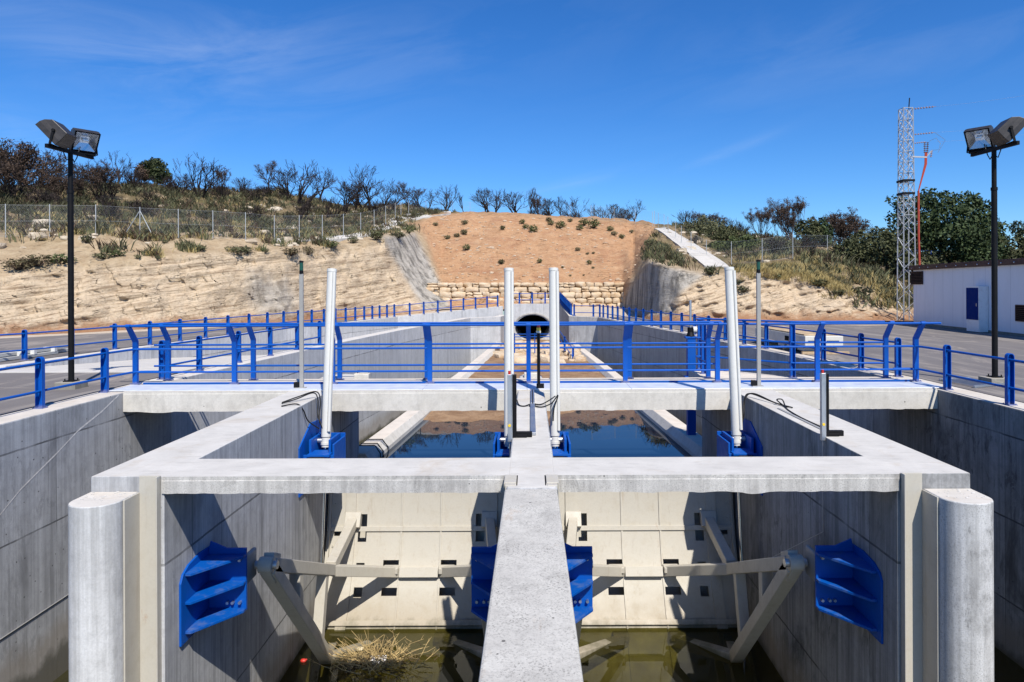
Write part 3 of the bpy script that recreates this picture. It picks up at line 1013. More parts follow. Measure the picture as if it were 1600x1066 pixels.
r = thing('walkway_bridge', 'concrete walkway bridge across the basin with a shiny metal edge strip', 'walkway', (0, 16.2, -.43))
rough_beam(-9.095, 9.095, 15.25, 17.32, -.43, .012, 4).build('deck_slab', MT['deck'], r)
mb = MB()
mb.prism([(4.42, 17.33), (6.7, 17.33), (5.3, 19.1), (4.42, 19.1)], -.38, .006)
mb.build('deck_extension', MT['deck'], r, bevel=.02)
m = M('brushed_metal_strip', .42, .5, .35)
sv = m.noise(m.pos, 3, 6, .6)
m.color(m.mix(m.rng(sv, .3, .7), (.66, .69, .74), (.78, .80, .84))).rough(m.rng(sv, .3, .7, .35, .5))
mb = MB()
for i in range(8):
    x0 = -9.45 + 18.75 * i / 8
    mb.box(x0 + .004, x0 + 18.75 / 8 - .004, 15.30, 16.22, .016, .036)
mb.build('metal_strip', m.m, r, bevel=.004)
mb = MB()
mb.box(-9.3, 9.2, 16.40, 16.43, .014, .06)
mb.build('edge_angle', MT['blue'], r)

# low guide walls leading to the tunnel
def guide(pts, label):
    prof = [(-.36, -3.6), (-.36, -.22), (-.22, 0), (.22, 0), (.36, -.22), (.36, -3.6)]
    mb = MB()
    vs = []
    for i, p in enumerate(pts):
        a = Vector(pts[max(0, i - 1)][:2])
        b = Vector(pts[min(len(pts) - 1, i + 1)][:2])
        t = (b - a).normalized()
        nn = Vector((-t.y, t.x))
        for u, w in prof:
            vs.append((p[0] + nn.x * u, p[1] + nn.y * u, p[2] + w))
    K = len(prof)
    fs = []
    for i in range(len(pts) - 1):
        for k in range(K - 1):
            fs.append((i * K + k, i * K + k + 1, (i + 1) * K + k + 1, (i + 1) * K + k))
    fs += [tuple(reversed(range(K))), tuple(range((len(pts) - 1) * K, len(pts) * K))]
    mb.add(vs, fs)
    o = mb.build('guide_wall', MT['deck'], bevel=.02)
    return tag(o, label, 'low wall')
gl = guide([(-4.55, 17.9, -2.02), (-4.02, 26, -2.02), (-3.3, 38, -2.02), (-2.5, 54.2, -2.02)], 'low sunlit concrete guide wall leading through the pool to the tunnel')
gr = guide([(4.85, 18.0, -2.02), (4.5, 25, -2.02), (4.15, 36, -2.02), (3.4, 54.2, -2.02)], 'low half shaded concrete guide wall leading through the pool on the white building side')
mb = MB()
for y_, x_ in ((18.75, -4.50), (19.0, -4.48), (19.5, -4.45)):
    mb.tube([(x_ - .4, y_, -2.6), (x_ - .375, y_, -2.22), (x_ - .22, y_, -2.005), (x_ + .22, y_, -2.005), (x_ + .375, y_, -2.22), (x_ + .4, y_, -2.6)], .014, 5)
mb.build('cable', MT['rubber'], gl)

# tunnel head wall with a round mouth
r = thing('tunnel_portal', 'concrete tunnel portal with a dark round mouth below the stone wall', 'tunnel portal', (.22, 58, -3.5))
N = 48
ell = [(.22 + 1.5 * cos(2 * pi * k / N), -1.12 + 1.12 * sin(2 * pi * k / N)) for k in range(N)]
x0, x1, z0, z1 = -2.05, 2.55, -3.6, .94
def to_rect(a):
    c_, s_ = cos(a), sin(a)
    cx, cz = .22, -1.12
    t = 1e9
    if c_ > 1e-6: t = min(t, (x1 - cx) / c_)
    if c_ < -1e-6: t = min(t, (x0 - cx) / c_)
    if s_ > 1e-6: t = min(t, (z1 - cz) / s_)
    if s_ < -1e-6: t = min(t, (z0 - cz) / s_)
    return cx + c_ * t, cz + s_ * t
angs = sorted([2 * pi * k / N for k in range(N)] + [atan2(b - -1.12, a - .22) % (2 * pi) for a in (x0, x1) for b in (z0, z1)])
N = len(angs)
inner = [(.22 + 1.5 * cos(a), -1.12 + 1.12 * sin(a)) for a in angs]
outer = [to_rect(a) for a in angs]
vs, fs = [], []
for ring, y_ in ((inner, 58.0), (outer, 58.0), (outer, 58.9), (inner, 66.0)):
    vs += [(a, y_, b) for a, b in ring]
for k in range(N):
    k2 = (k + 1) % N
    fs += [(k, k2, N + k2, N + k), (N + k, N + k2, 2 * N + k2, 2 * N + k), (k2, k, 3 * N + k, 3 * N + k2)]
MB().add(vs, fs).build('head_wall', MT['pale'], r)
mb = MB()
mb.add([(a, 65.9, b) for a, b in inner], [tuple(range(N))])
mb.build('dark_bore', MT['hole'], r)
mb = MB()
seg = [(.22 + 1.62 * cos(pi * k / 20), -1.0 + 1.14 * sin(pi * k / 20)) for k in range(21)]
for k in range(20):
    (a, b), (c_, d_) = seg[k], seg[k + 1]
    mb.beam((a, 57.97, b), (c_, 57.97, d_), .1, .12)
mb.build('arch_rim', MT['apron'], r)

# ------------------------------------------------------------------ boulder wall and rock apron
def boulder(mb, cx, cy, cz, rx, ry, rz, seed):
    bm = bmesh.new()
    bmesh.ops.create_cube(bm, size=2)
    bmesh.ops.subdivide_edges(bm, edges=bm.edges[:], cuts=3, use_grid_fill=True)
    rr = random.Random(seed)
    off = Vector((rr.uniform(0, 50), rr.uniform(0, 50), rr.uniform(0, 50)))
    vs = []
    for v in bm.verts:
        p = v.co.copy()
        q = p.normalized() * 1.18
        p = p.lerp(q, .5)
        d = mnoise.noise(p * .9 + off) * .24 + mnoise.noise(p * 2.6 + off) * .06
        p *= 1 + d
        vs.append((cx + p.x * rx, cy + p.y * ry, cz + p.z * rz))
    bm.verts.index_update()
    fs = [tuple(v.index for v in f.verts) for f in bm.faces]
    bm.free()
    mb.add(vs, fs)
def stone_mat(name, lo, hi):
    m = M(name, .9, .2)
    isl = m.geo.outputs['Random Per Island']
    g1 = m.noise(m.pos, 1.8, 9, .7)
    g2 = m.noise(m.pos, 9, 7, .75)
    c = m.mix(isl, lo, hi)
    c = m.mix(m.rng(g1, .4, .7), c, (.60, .52, .40))
    c = m.mix(m.math('MULTIPLY', m.rng(g2, .52, .72), .5), c, tuple(q * .45 for q in lo))
    m.color(c).normal(m.bump(m.math('ADD', g1, m.math('MULTIPLY', g2, .5)), .8, .08))
    return m.m
MT['stone'] = stone_mat('sandstone_boulder', (.45, .30, .165), (.57, .43, .28))
r = thing('stone_wall', 'dry stone retaining wall of big sandstone boulders below the red slope', 'stone wall', (0, 62.3, .4))
mb = MB()
rr = random.Random(11)
z_ = .30
for hrow in (.58, .50, .54, .44, .42):
    x_ = -9.7 + rr.uniform(-.3, .3)
    while x_ < 10.0:
        w_ = rr.uniform(.27, .66)
        yy = 62.3 + (z_ - .3) * .22
        if rr.random() < .22:
            hs = rr.uniform(.4, .6)
            for (za, hb) in ((z_, hrow * hs), (z_ + hrow * hs, hrow * (1 - hs))):
                boulder(mb, x_ + w_ * .75, yy + rr.uniform(-.06, .06), za + hb / 2, w_ * .74, .42, hb * .52, rr.random() * 1000)
            x_ += w_ * 1.5
        else:
            j = rr.uniform(-.05, .05)
            boulder(mb, x_ + w_, yy + rr.uniform(-.08, .08), z_ + hrow / 2 + j, w_ * .97, .45, hrow * rr.uniform(.46, .54), rr.random() * 1000)
            x_ += 2 * w_
    z_ += hrow
mb.build('boulders', MT['stone'], r, smooth=50)
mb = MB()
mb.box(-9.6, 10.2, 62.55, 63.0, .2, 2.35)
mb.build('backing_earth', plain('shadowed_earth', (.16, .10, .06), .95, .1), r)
protos = []
for k in range(8):
    mb = MB()
    boulder(mb, 0, 0, 0, 1, .85, .68, 40 + k)
    protos.append(mb.mesh('boulder', MT['stone'], 50))
for k in range(74):
    y_ = 41.5 + 12 * (k / 74) + rr.uniform(-.3, .3)
    x_ = rr.uniform(-2.0 - (54 - y_) * .04, 2.7 + (54 - y_) * .04)
    o = bpy.data.objects.new('boulder', protos[k % 8])
    COL.objects.link(o)
    w_ = rr.uniform(.30, .52)
    o.location = (x_, y_, -2.30 + max(0, y_ - 46.5) * .02 + rr.uniform(-.1, .15))
    o.scale = (w_ * rr.uniform(.9, 1.35), w_, w_)
    o.rotation_euler = (rr.uniform(-.25, .25), rr.uniform(-.25, .25), rr.uniform(0, 6.28))
    tag(o, 'tan sandstone boulder lying in the rock apron below the tunnel mouth', 'boulder', 'boulders of the rock apron under the tunnel')
# ------------------------------------------------------------------ railings
m = M('blue_post_paint', .5, .22)
tc_ = m.n('ShaderNodeTexCoord')
oz = m.xyz(tc_.outputs['Object'])[2]
d = m.noise(m.pos, 5.0, 8, .7)
f = m.noise(m.pos, 26, 6, .75)
c = m.mix(m.math('MULTIPLY', m.rng(d, .5, .75), .45), (.0005, .074, .37), (.010, .085, .27))
chip = m.math('MULTIPLY', m.rng(f, .60, .66), m.rng(d, .52, .62))
c = m.mix(m.math('MULTIPLY', chip, .7), c, (.16, .15, .15))
dust_ = m.rng(m.math('ADD', oz, m.math('MULTIPLY', m.math('SUBTRACT', f, .5), .12)), .0, .07, .55, 0)
c = m.mix(dust_, c, (.30, .26, .21))
m.color(c).rough(m.rng(d, .3, .7, .4, .65))
MT['bluepost'] = m.m
HR = (.33, .87)
def post_mesh(w=.105, d=.075, h=1.0, bent=0.0, plate=True, bend_z=1.02, facing=0.0):
    """flat steel post with round head; bent > 0 leans the upper part toward -y"""
    mb = MB()
    r = w / 2
    t = .012
    if bent:
        zs = [0, bend_z]
        out = [(-d / 2, 0), (d / 2, 0), (d / 2, bend_z + .01), (d / 2 - bent, h), (-d / 2 - bent, h), (-d / 2, bend_z - .01)]
        mb.extr([(-r, a, b) for a, b in out][::-1], (w, 0, 0))
        mb.cyl((-r, -bent, h), (r, -bent, h), d * .52, 12)
    else:
        arc = [(r * cos(pi * k / 10), h - r + r * sin(pi * k / 10)) for k in range(11)]
        out = [(-r, 0), (r, 0)] + arc[0:1] + arc[1:]
        # channel: web plate at the far side, two flanges and a head strap
        mb.extr([(a, d / 2 - t, b) for a, b in out[:2] + arc], (0, t, 0))
        for sx in (-1, 1):
            mb.box(sx * r - (t if sx > 0 else 0), sx * r + (t if sx < 0 else 0), -d / 2, d / 2 - t, 0, h - r)
        for k in range(10):
            (a, b), (c_, e) = arc[k], arc[k + 1]
            mb.add([(a, -d / 2, b), (c_, -d / 2, e), (c_, d / 2 - t, e), (a, d / 2 - t, b), (a * .78, -d / 2, h - r + (b - h + r) * .78), (c_ * .78, -d / 2, h - r + (e - h + r) * .78), (c_ * .78, d / 2 - t, h - r + (e - h + r) * .78), (a * .78, d / 2 - t, h - r + (b - h + r) * .78)],
                   [(0, 3, 2, 1), (4, 5, 6, 7), (0, 1, 5, 4), (3, 7, 6, 2)])
    if plate:
        mb.box(-.10, .10, -.085, .085, 0, .014)
        for sx in (-1, 1):
            for sy in (-1, 1):
                mb.cyl((sx * .078, sy * .062, .014), (sx * .078, sy * .062, .032), .011, 6)
    me = mb.mesh('post', MT['bluepost'], 40)
    return me
PM_STD = post_mesh(w=.135, d=.09)
PM_BENT = post_mesh(w=.105, d=.085, h=1.40, bent=.30, plate=True)
PM_TALL = post_mesh(w=.12, d=.09, h=1.42)
def arc_pts(path, r=.0, n=5):
    """round the corners of a polyline"""
    path = [Vector(p) for p in path]
    if r <= 0 or len(path) < 3: return path
    out = [path[0]]
    for i in range(1, len(path) - 1):
        a, b, c_ = path[i - 1], path[i], path[i + 1]
        u, v = (a - b), (c_ - b)
        k = min(r, u.length * .45, v.length * .45)
        p0, p1 = b + u.normalized() * k, b + v.normalized() * k
        for j in range(n + 1):
            t = j / n
            out.append((p0 * (1 - t) + b * t) * (1 - t) + (b * (1 - t) + p1 * t) * t)
    out.append(path[-1])
    return out
def railing(label, posts, path, heights=HR, pm=PM_STD, r=.026, rot=0.0, round_r=.0, group=None, zoff=None):
    base = posts[0]
    root = thing('guard_railing', label, 'railing', base, group)
    for p in posts:
        o = bpy.data.objects.new('post', pm)
        COL.objects.link(o)
        o.parent = root
        o.location = Vector(p) - Vector(base)
        o.rotation_euler = (0, 0, rot if len(p) < 4 else p[3])
    for i, h_ in enumerate(heights):
        mb = MB()
        dy = zoff[i] if zoff else 0
        mb.tube(arc_pts([(p[0], p[1] + dy, p[2] + h_) for p in path], round_r), r, 8)
        mb.build('rail', MT['blue'], root, smooth=50)
    return root
V3 = lambda p, z=0.0: (p[0], p[1], z)
# along the basin wall tops in the foreground, rounding into the walkway rail
ys = (15.28, 13.26, 11.22, 9.2, 7.2)
railing('blue two rail railing on the near sunlit wall top beside the left lamp post', [(-9.52, y_, 0) for y_ in ys], [(-9.52, 5.5, 0), (-9.52, 15.3, 0), (-9.45, 16.36, 0), (-8.9, 16.36, 0)], round_r=.5)
railing('blue two rail guard railing on the near wall top by the right lamp post', [(9.28, y_, 0) for y_ in (15.2, 13.22, 11.2, 9.2, 7.2)], [(9.28, 5.5, 0), (9.28, 15.3, 0), (9.25, 16.36, 0), (8.7, 16.36, 0)], round_r=.5)
# walkway: front and back rows with heads leaning to the viewer
fx = [(212, 600), (366.6, 600), (520, 600), (671.8, 600), (826, 600), (977, 600), (1121, 600), (1277, 600), (1431, 600)]
FY = 16.32
def xat(px, Y, z=0.0):
    # column at height z
    dy = (H - z) * F / Y
    return ((px - CX) - dy * ROLL) / F * Y
posts = [(xat(p, FY), FY, .036) for p, _ in fx]
railing('front blue railing of the walkway bridge with posts bent toward the viewer', posts, [(posts[0][0] - .02, FY, 0), (posts[-1][0] + .02, FY, 0)], heights=(.32, .87), pm=PM_BENT, r=.024)
fr = [o for o in COL.objects if o.name.startswith('guard_railing') and o.get('label', '').startswith('front blue')][0]
MB().tube([(posts[0][0] - .42, FY - .30, 1.435), (posts[-1][0] + .42, FY - .30, 1.435)], .027, 8).build('rail', MT['blue'], fr, smooth=50)
BY = 17.14
bx = [263, 396, 531, 667, 800, 865, 983.7, 1106.5]
posts = [(xat(p, BY), BY, .012) for p in bx]
bk = railing('back blue railing of the walkway bridge, behind the front row of bent posts', posts, [(posts[0][0] - .35, BY, 0), (posts[-1][0] + .22, BY, 0)], heights=(.375, .90), pm=PM_BENT, r=.024)
MB().tube([(posts[0][0] - .25, BY - .30, 1.44), (posts[-1][0] + .25, BY - .30, 1.44)], .027, 8).build('rail', MT['blue'], bk, smooth=50)
pR = [(6.62, 17.24, .006), (4.72, 19.0, .006), (4.6, 18.1, .006)]
tr = railing('blue railing around the actuator platform and on to the yard behind the walkway', pR, [(4.5, 17.3, 0), (4.6, 19.0, 0), (4.85, 18.95, 0), (6.6, 17.2, 0), (8.9, 17.14, 0)], heights=(.38, .90, 1.42), pm=PM_TALL, r=.024, round_r=.25)
for px in (1384,):
    o = bpy.data.objects.new('post', PM_BENT)
    COL.objects.link(o)
    o.parent = tr
    o.location = Vector((xat(px, BY), BY, .012)) - Vector(pR[0])

def wall_rail(label, pxs, wall, rot=0.0, extra0=None, extra1=None, off=0.0, group=None):
    """posts where bearings meet a wall-top polyline"""
    posts = []
    for px in pxs:
        t0 = (px - CX) / F
        for a, b in zip(wall, wall[1:]):
            # x = t*y along segment
            d0, d1 = a[0] - t0 * a[1] , b[0] - t0 * b[1]
            if d0 * d1 <= 0 and abs(d0 - d1) > 1e-9:
                k = d0 / (d0 - d1)
                z_ = a[2] + (b[2] - a[2]) * k
                posts.append((a[0] + (b[0] - a[0]) * k, a[1] + (b[1] - a[1]) * k, z_))
                break
    path = list(posts)
    if extra0: path = [extra0] + path
    if extra1: path = path + [extra1]
    return railing(label, posts, path, rot=rot, group=group)
LI = [(-9.42, 17.2, 0), (-8.58, 27.8, 0), (-7.5, 38, 0)]
wall_rail('blue railing on the sunlit inner wall top beyond the walkway', [253, 311, 372.5, 422, 464, 499], LI)
LO = [(-17.3, 19.5, 0), (-16.5, 22.5, 0), (-15.6, 28.2, 0), (-14.5, 40, 0), (-12.7, 46.8, 0), (-10.5, 53.7, .08), (-2.2, 58.55, .75)]
pxo = [38, 112, 179, 234, 281, 321, 356, 389, 417.7, 443, 466, 487, 506, 524, 540, 555, 569, 581.6, 593, 604.6, 616, 640, 662, 684, 704.5, 724, 743, 761, 777.5]
wall_rail('long blue railing along the outer wing wall at the foot of the tan cliff', pxo, LO, extra0=(-18.6, 17.5, 0))
RI = [(9.4, 17.0, 0), (9.02, 23, 0), (7.85, 35, 0), (5.5, 53.1, 0), (3.3, 54.7, 0)]
wall_rail('long blue railing on the shaded inner wall top, beyond the walkway', [1402.6, 1345, 1286, 1238.5, 1197, 1162.5, 1133, 1107, 1085, 1065, 1048, 1032.5, 1018, 1005, 993.5, 983, 974, 965, 957, 949.5, 942.5, 937, 927, 897], RI)
pp = [(3.3 - .75 * k / 9, 54.7 + 3.2 * k / 9, .05 + .9 * k / 9) for k in range(10)]
railing('steep blue railing climbing the flank wall to the tunnel portal', pp, pp)
pp = [(-2.0 + 4.4 * k / 4, 58.5, .94) for k in range(5)]
railing('short blue railing on top of the tunnel portal in front of the boulder wall', pp, pp)
pp = [(-1.0, 44, -2.3), (.3, 44, -2.3), (1.3, 44, -2.3)]
railing('blue frame railing standing on the rock apron before the tunnel mouth', pp, pp, heights=(.25, 1.45, 1.62), pm=post_mesh(w=.07, d=.07, h=1.7))
pp = [(2.0, 50, -1.5), (2.35, 46.5, -2.0), (2.7, 43, -2.4)]
railing('blue stair railing running down beside the rock apron under the tunnel', pp, pp)

# ------------------------------------------------------------------ radial gates
PY, PZ, RG = 9.95, -1.72, 5.15
def gp(x, th, r=RG):
    return Vector((x, PY + r * cos(th), PZ - r * sin(th)))
def th_of_z(z): return math.asin((PZ - z) / RG)
def radial_gate(x0, x1, label):
    xc = (x0 + x1) / 2
    root = thing('radial_gate', label, 'sluice gate', (xc, 14.6, -6.2))
    def X(d, side):
        """distance d from the bay side"""
        return x0 + d if side < 0 else x1 - d
    holes = []
    def hole(d0, d1, z1, z0):
        for s_ in (-1, 1):
            a, b = sorted((X(d0, s_), X(d1, s_)))
            holes.append((a, b, th_of_z(z1), th_of_z(z0)))
    hole(.73, .92, -2.66, -2.92)
    hole(.73, .92, -3.0, -3.22)
    hole(.21, .40, -2.98, -3.10)
    hole(.74, .92, -3.62, -3.80)
    hole(.74, .92, -4.06, -4.24)
    hole(1.32, 1.66, -3.57, -3.69)
    hole(1.33, 1.67, -4.07, -4.21)
    xs = sorted(set([x0 + .05, x1 - .05] + [h_[0] for h_ in holes] + [h_[1] for h_ in holes]))
    t0, t1 = th_of_z(-1.62), th_of_z(-6.15)
    ts = set([t0 + (t1 - t0) * i / 26 for i in range(27)])
    for h_ in holes:
        ts |= {h_[2], h_[3]}
    ts = sorted(ts)
    mb = MB()
    idx = {}
    for i, x_ in enumerate(xs):
        for j, t in enumerate(ts):
            idx[i, j] = len(mb.v)
            mb.v.append(tuple(gp(x_, t)))
    n0 = len(mb.v)
    for i, x_ in enumerate(xs):
        for j, t in enumerate(ts): mb.v.append(tuple(gp(x_, t, RG + .03)))
    NT = len(ts)
    solid = {}
    for i in range(len(xs) - 1):
        for j in range(NT - 1):
            cx, ct = (xs[i] + xs[i + 1]) / 2, (ts[j] + ts[j + 1]) / 2
            solid[i, j] = not any(a < cx < b and c_ < ct < d for a, b, c_, d in holes)
    for (i, j), ok in solid.items():
        if not ok: continue
        a, b, c_, d = idx[i, j], idx[i + 1, j], idx[i + 1, j + 1], idx[i, j + 1]
        mb.f.append((a, d, c_, b)); mb.f.append((a + n0, b + n0, c_ + n0, d + n0)); mb.mi += [0, 0]
        for (di, dj, e) in ((-1, 0, (a, d)), (1, 0, (c_, b)), (0, -1, (b, a)), (0, 1, (d, c_))):
            if not solid.get((i + di, j + dj), False):
                mb.f.append((e[1], e[0], e[0] + n0, e[1] + n0)); mb.mi.append(0)
    mb.build('face_plate', MT['cream'], root, smooth=30)
    mb = MB()
    for k in range(26):
        a, b = t0 + (t1 - t0) * k / 26, t0 + (t1 - t0) * (k + 1) / 26
        mb.add([gp(x0 + .05, a, RG + .36), gp(x1 - .05, a, RG + .36), gp(x1 - .05, b, RG + .36), gp(x0 + .05, b, RG + .36)], [(0, 1, 2, 3)])
    mb.add([gp(x0 + .05, t0, RG + .03), gp(x1 - .05, t0, RG + .03), gp(x1 - .05, t0, RG + .36), gp(x0 + .05, t0, RG + .36)], [(0, 1, 2, 3)])
    mb.build('skin_plate', MT['cream'], root, smooth=30)
    def hrib(z, h_, d, name='rib', a=None, b=None):
        t = th_of_z(z)
        m_ = MB()
        p = gp(a if a is not None else x0 + .06, t, RG - d / 2)
        q = gp(b if b is not None else x1 - .06, t, RG - d / 2)
        m_.beam(p, q, d, h_, up=gp(0, t + .01) - gp(0, t))
        return m_.build(name, MT['cream'], root, bevel=.004)
    hrib(-2.96, .10, .035)
    hrib(-4.66, .10, .07)
    hrib(-3.80, .20, .13, 'rib', X(1.70, -1), X(1.70, 1))
    def vrib(x_, za, zb, w, d):
        m_ = MB()
        a, b = th_of_z(za), th_of_z(zb)
        N_ = 16
        pts = []
        for k in range(N_):
            t, t2 = a + (b - a) * k / N_, a + (b - a) * (k + 1) / N_
            m_.add([gp(x_ - w / 2, t, RG - d), gp(x_ + w / 2, t, RG - d), gp(x_ + w / 2, t2, RG - d), gp(x_ - w / 2, t2, RG - d), gp(x_ - w / 2, t, RG), gp(x_ + w / 2, t, RG), gp(x_ + w / 2, t2, RG), gp(x_ - w / 2, t2, RG)],
                   [(0, 3, 2, 1), (0, 4, 7, 3), (1, 2, 6, 5)])
        m_.build('rib', MT['cream'], root)
    for s_ in (-1, 1):
        vrib(X(1.68, s_), -1.64, -6.1, .035, .022)
        vrib(X(.56, s_), -1.64, -6.1, .22, .035)
        vrib(X(.12, s_), -1.64, -6.1, .03, .07)
    mb = MB()
    for s_ in (-1, 1):
        for z_ in (-1.95, -2.15, -2.45, -2.75, -3.3, -3.55, -4.35):
            p = gp(X(.20, s_), th_of_z(z_))
            mb.cyl(p + Vector((0, .01, 0)), p - Vector((0, .025, 0)), .02, 7)
    mb.build('bolts', MT['cream'], root, smooth=40)
    for s_ in (-1, 1):
        xa = X(.66 if (s_ < 0) == (xc < 0) else .43, s_)
        hub = Vector((xa, PY, PZ))
        U = Vector((xa, 13.1, -3.1))
        L = Vector((xa, 12.9, -4.70))
        au, al = math.atan2(PZ - U.z, U.y - PY), math.atan2(PZ - L.z, L.y - PY)
        d = (U - hub).normalized()
        MB().beam(hub + d * .1, U + d * .1, .21, .20).build('arm', MT['cream'], root, bevel=.012)
        d = (L - hub).normalized()
        MB().beam(hub + d * .1, L + d * .1, .21, .20).build('arm', MT['cream'], root, bevel=.012)
        for Q, ang in ((U, au), (L, al)):
            if Q is L: ang = radians(38.3)
            tgt = gp(X(1.63, s_), ang)
            dd = (tgt - Q).normalized()
            MB().beam(Q + dd * .0, tgt, .19, .20).build('strut', MT['cream'], root, bevel=.012)
            tgt2 = gp(X(.5, s_), ang)
            MB().beam(Q, tgt2, .16, .18).build('strut', MT['cream'], root, bevel=.012)
            mb = MB()
            p = gp(X(1.52, s_), ang, RG - .1)
            mb.box(p.x - .16, p.x + .16, p.y - .10, p.y + .12, p.z - .015, p.z + .10)
            mb.build('bracket', MT['cream'], root, bevel=.008)
        tgt = gp(X(.62, s_), th_of_z(-2.80))
        MB().beam(U + Vector((0, .05, .05)), tgt, .19, .20).build('strut', MT['cream'], root, bevel=.012)
        mb = MB()
        mb.beam(tgt + Vector((0, -.10, .06)), tgt + Vector((0, .06, -.03)), .34, .32)
        mb.build('bracket', MT['cream'], root, bevel=.01)
        # ties between the two arms
        for tu, tl in ((.40, .42), (.86, .80)):
            MB().beam(hub.lerp(U, tu), hub.lerp(L, tl), .18, .18, up=(0, 1, .3)).build('tie', MT['cream'], root, bevel=.008)
        mb = MB()
        mb.cyl((xa - .10, PY, PZ), (xa + .10, PY, PZ), .115, 22)
        mb.beam(hub + Vector((0, .05, .05)), hub + Vector((0, .34, -.08)), .15, .21)
        mb.beam(hub + Vector((0, .02, -.03)), hub + Vector((0, .24, -.28)), .15, .21)
        mb.extr([(xa - .07, PY + .02, PZ + .02), (xa - .07, PY + .02, PZ - .10), (xa - .07, PY + .42, PZ - .46), (xa - .07, PY + .55, PZ - .22)], (.14, 0, 0))
        mb.build('hub', MT['cream'], root, smooth=40, bevel=.008)
        mb = MB()
        mb.cyl((xa - .16, PY, PZ), (xa + .16, PY, PZ), .06, 16)
        mb.build('pin', MT['galv'], root, smooth=40)
    return root
radial_gate(-4.51, -.285, 'cream steel radial gate with braced arms, dry brush floating at its foot')
radial_gate(.31, 4.51, 'cream steel radial gate with braced arms, half in the shadow of the pier')

def trunnion(xw, sx, label):
    """welded bracket on a pier face; sx is the way it sticks out"""
    root = thing('trunnion_bracket', label, 'bracket', (xw, 9.2, -2.3))
    mb = MB()
    out = [(8.74, -2.28), (9.62, -2.28), (9.62, -1.30), (9.25, -1.27), (8.95, -1.31), (8.80, -1.38), (8.74, -1.48)]
    mb.extr([(xw, a, b) for a, b in out] if sx > 0 else [(xw, a, b) for a, b in out], (sx * .03, 0, 0))
    mb.build('wall_plate', MT['blue'], root, bevel=.006)
    mb = MB()
    a, b = sorted((xw + sx * .03, xw + sx * .545))
    mb.box(a, b, 9.50, 9.545, -2.17, -1.31)
    mb.build('end_plate', MT['blue'], root, bevel=.005)
    for z_ in (-1.40, -1.77, -2.15):
        pl = [(xw + sx * .03, 8.84), (xw + sx * .10, 8.84), (xw + sx * .545, 9.42), (xw + sx * .545, 9.498), (xw + sx * .03, 9.498)]
        if sx < 0: pl = pl[::-1]
        mb = MB()
        mb.prism(pl, z_ - .018, z_ + .018)
        mb.build('gusset', MT['bluedust'], root, bevel=.004)
    mb = MB()
    mb.extr([(xw + sx * .03, 9.50, -1.31), (xw + sx * .28, 9.50, -1.31), (xw + sx * .05, 9.50, -1.21)], (0, .03, 0))
    mb.build('stiffener', MT['blue'], root)
    for dx, z_ in ((.30, -2.05), (.37, -2.05), (.47, -2.05), (.47, -1.46)):
        mb = MB()
        mb.cyl((xw + sx * dx, 9.50, z_), (xw + sx * dx, 9.45, z_), .022, 6)
        mb.build('bolt', MT['galv'], root)
    mb = MB()
    for dx in (.38, .96):
        pass
    a, b = sorted((xw + sx * .40, xw + sx * .47))
    mb.box(a, b, 9.545, 10.08, -1.92, -1.50)
    mb.build('lug', MT['greypole'], root, bevel=.03)
    return root
trunnion(-4.51, 1, 'large blue gusseted gate bracket on the sunlit pier, crossed by the beam shadow')
trunnion(-.285, -1, 'blue gate bracket on the central pier at the brush side')
trunnion(.31, 1, 'blue gate bracket on the central pier at the white building side')
trunnion(4.51, -1, 'dark shaded blue gusseted gate bracket on the pier below the white building')

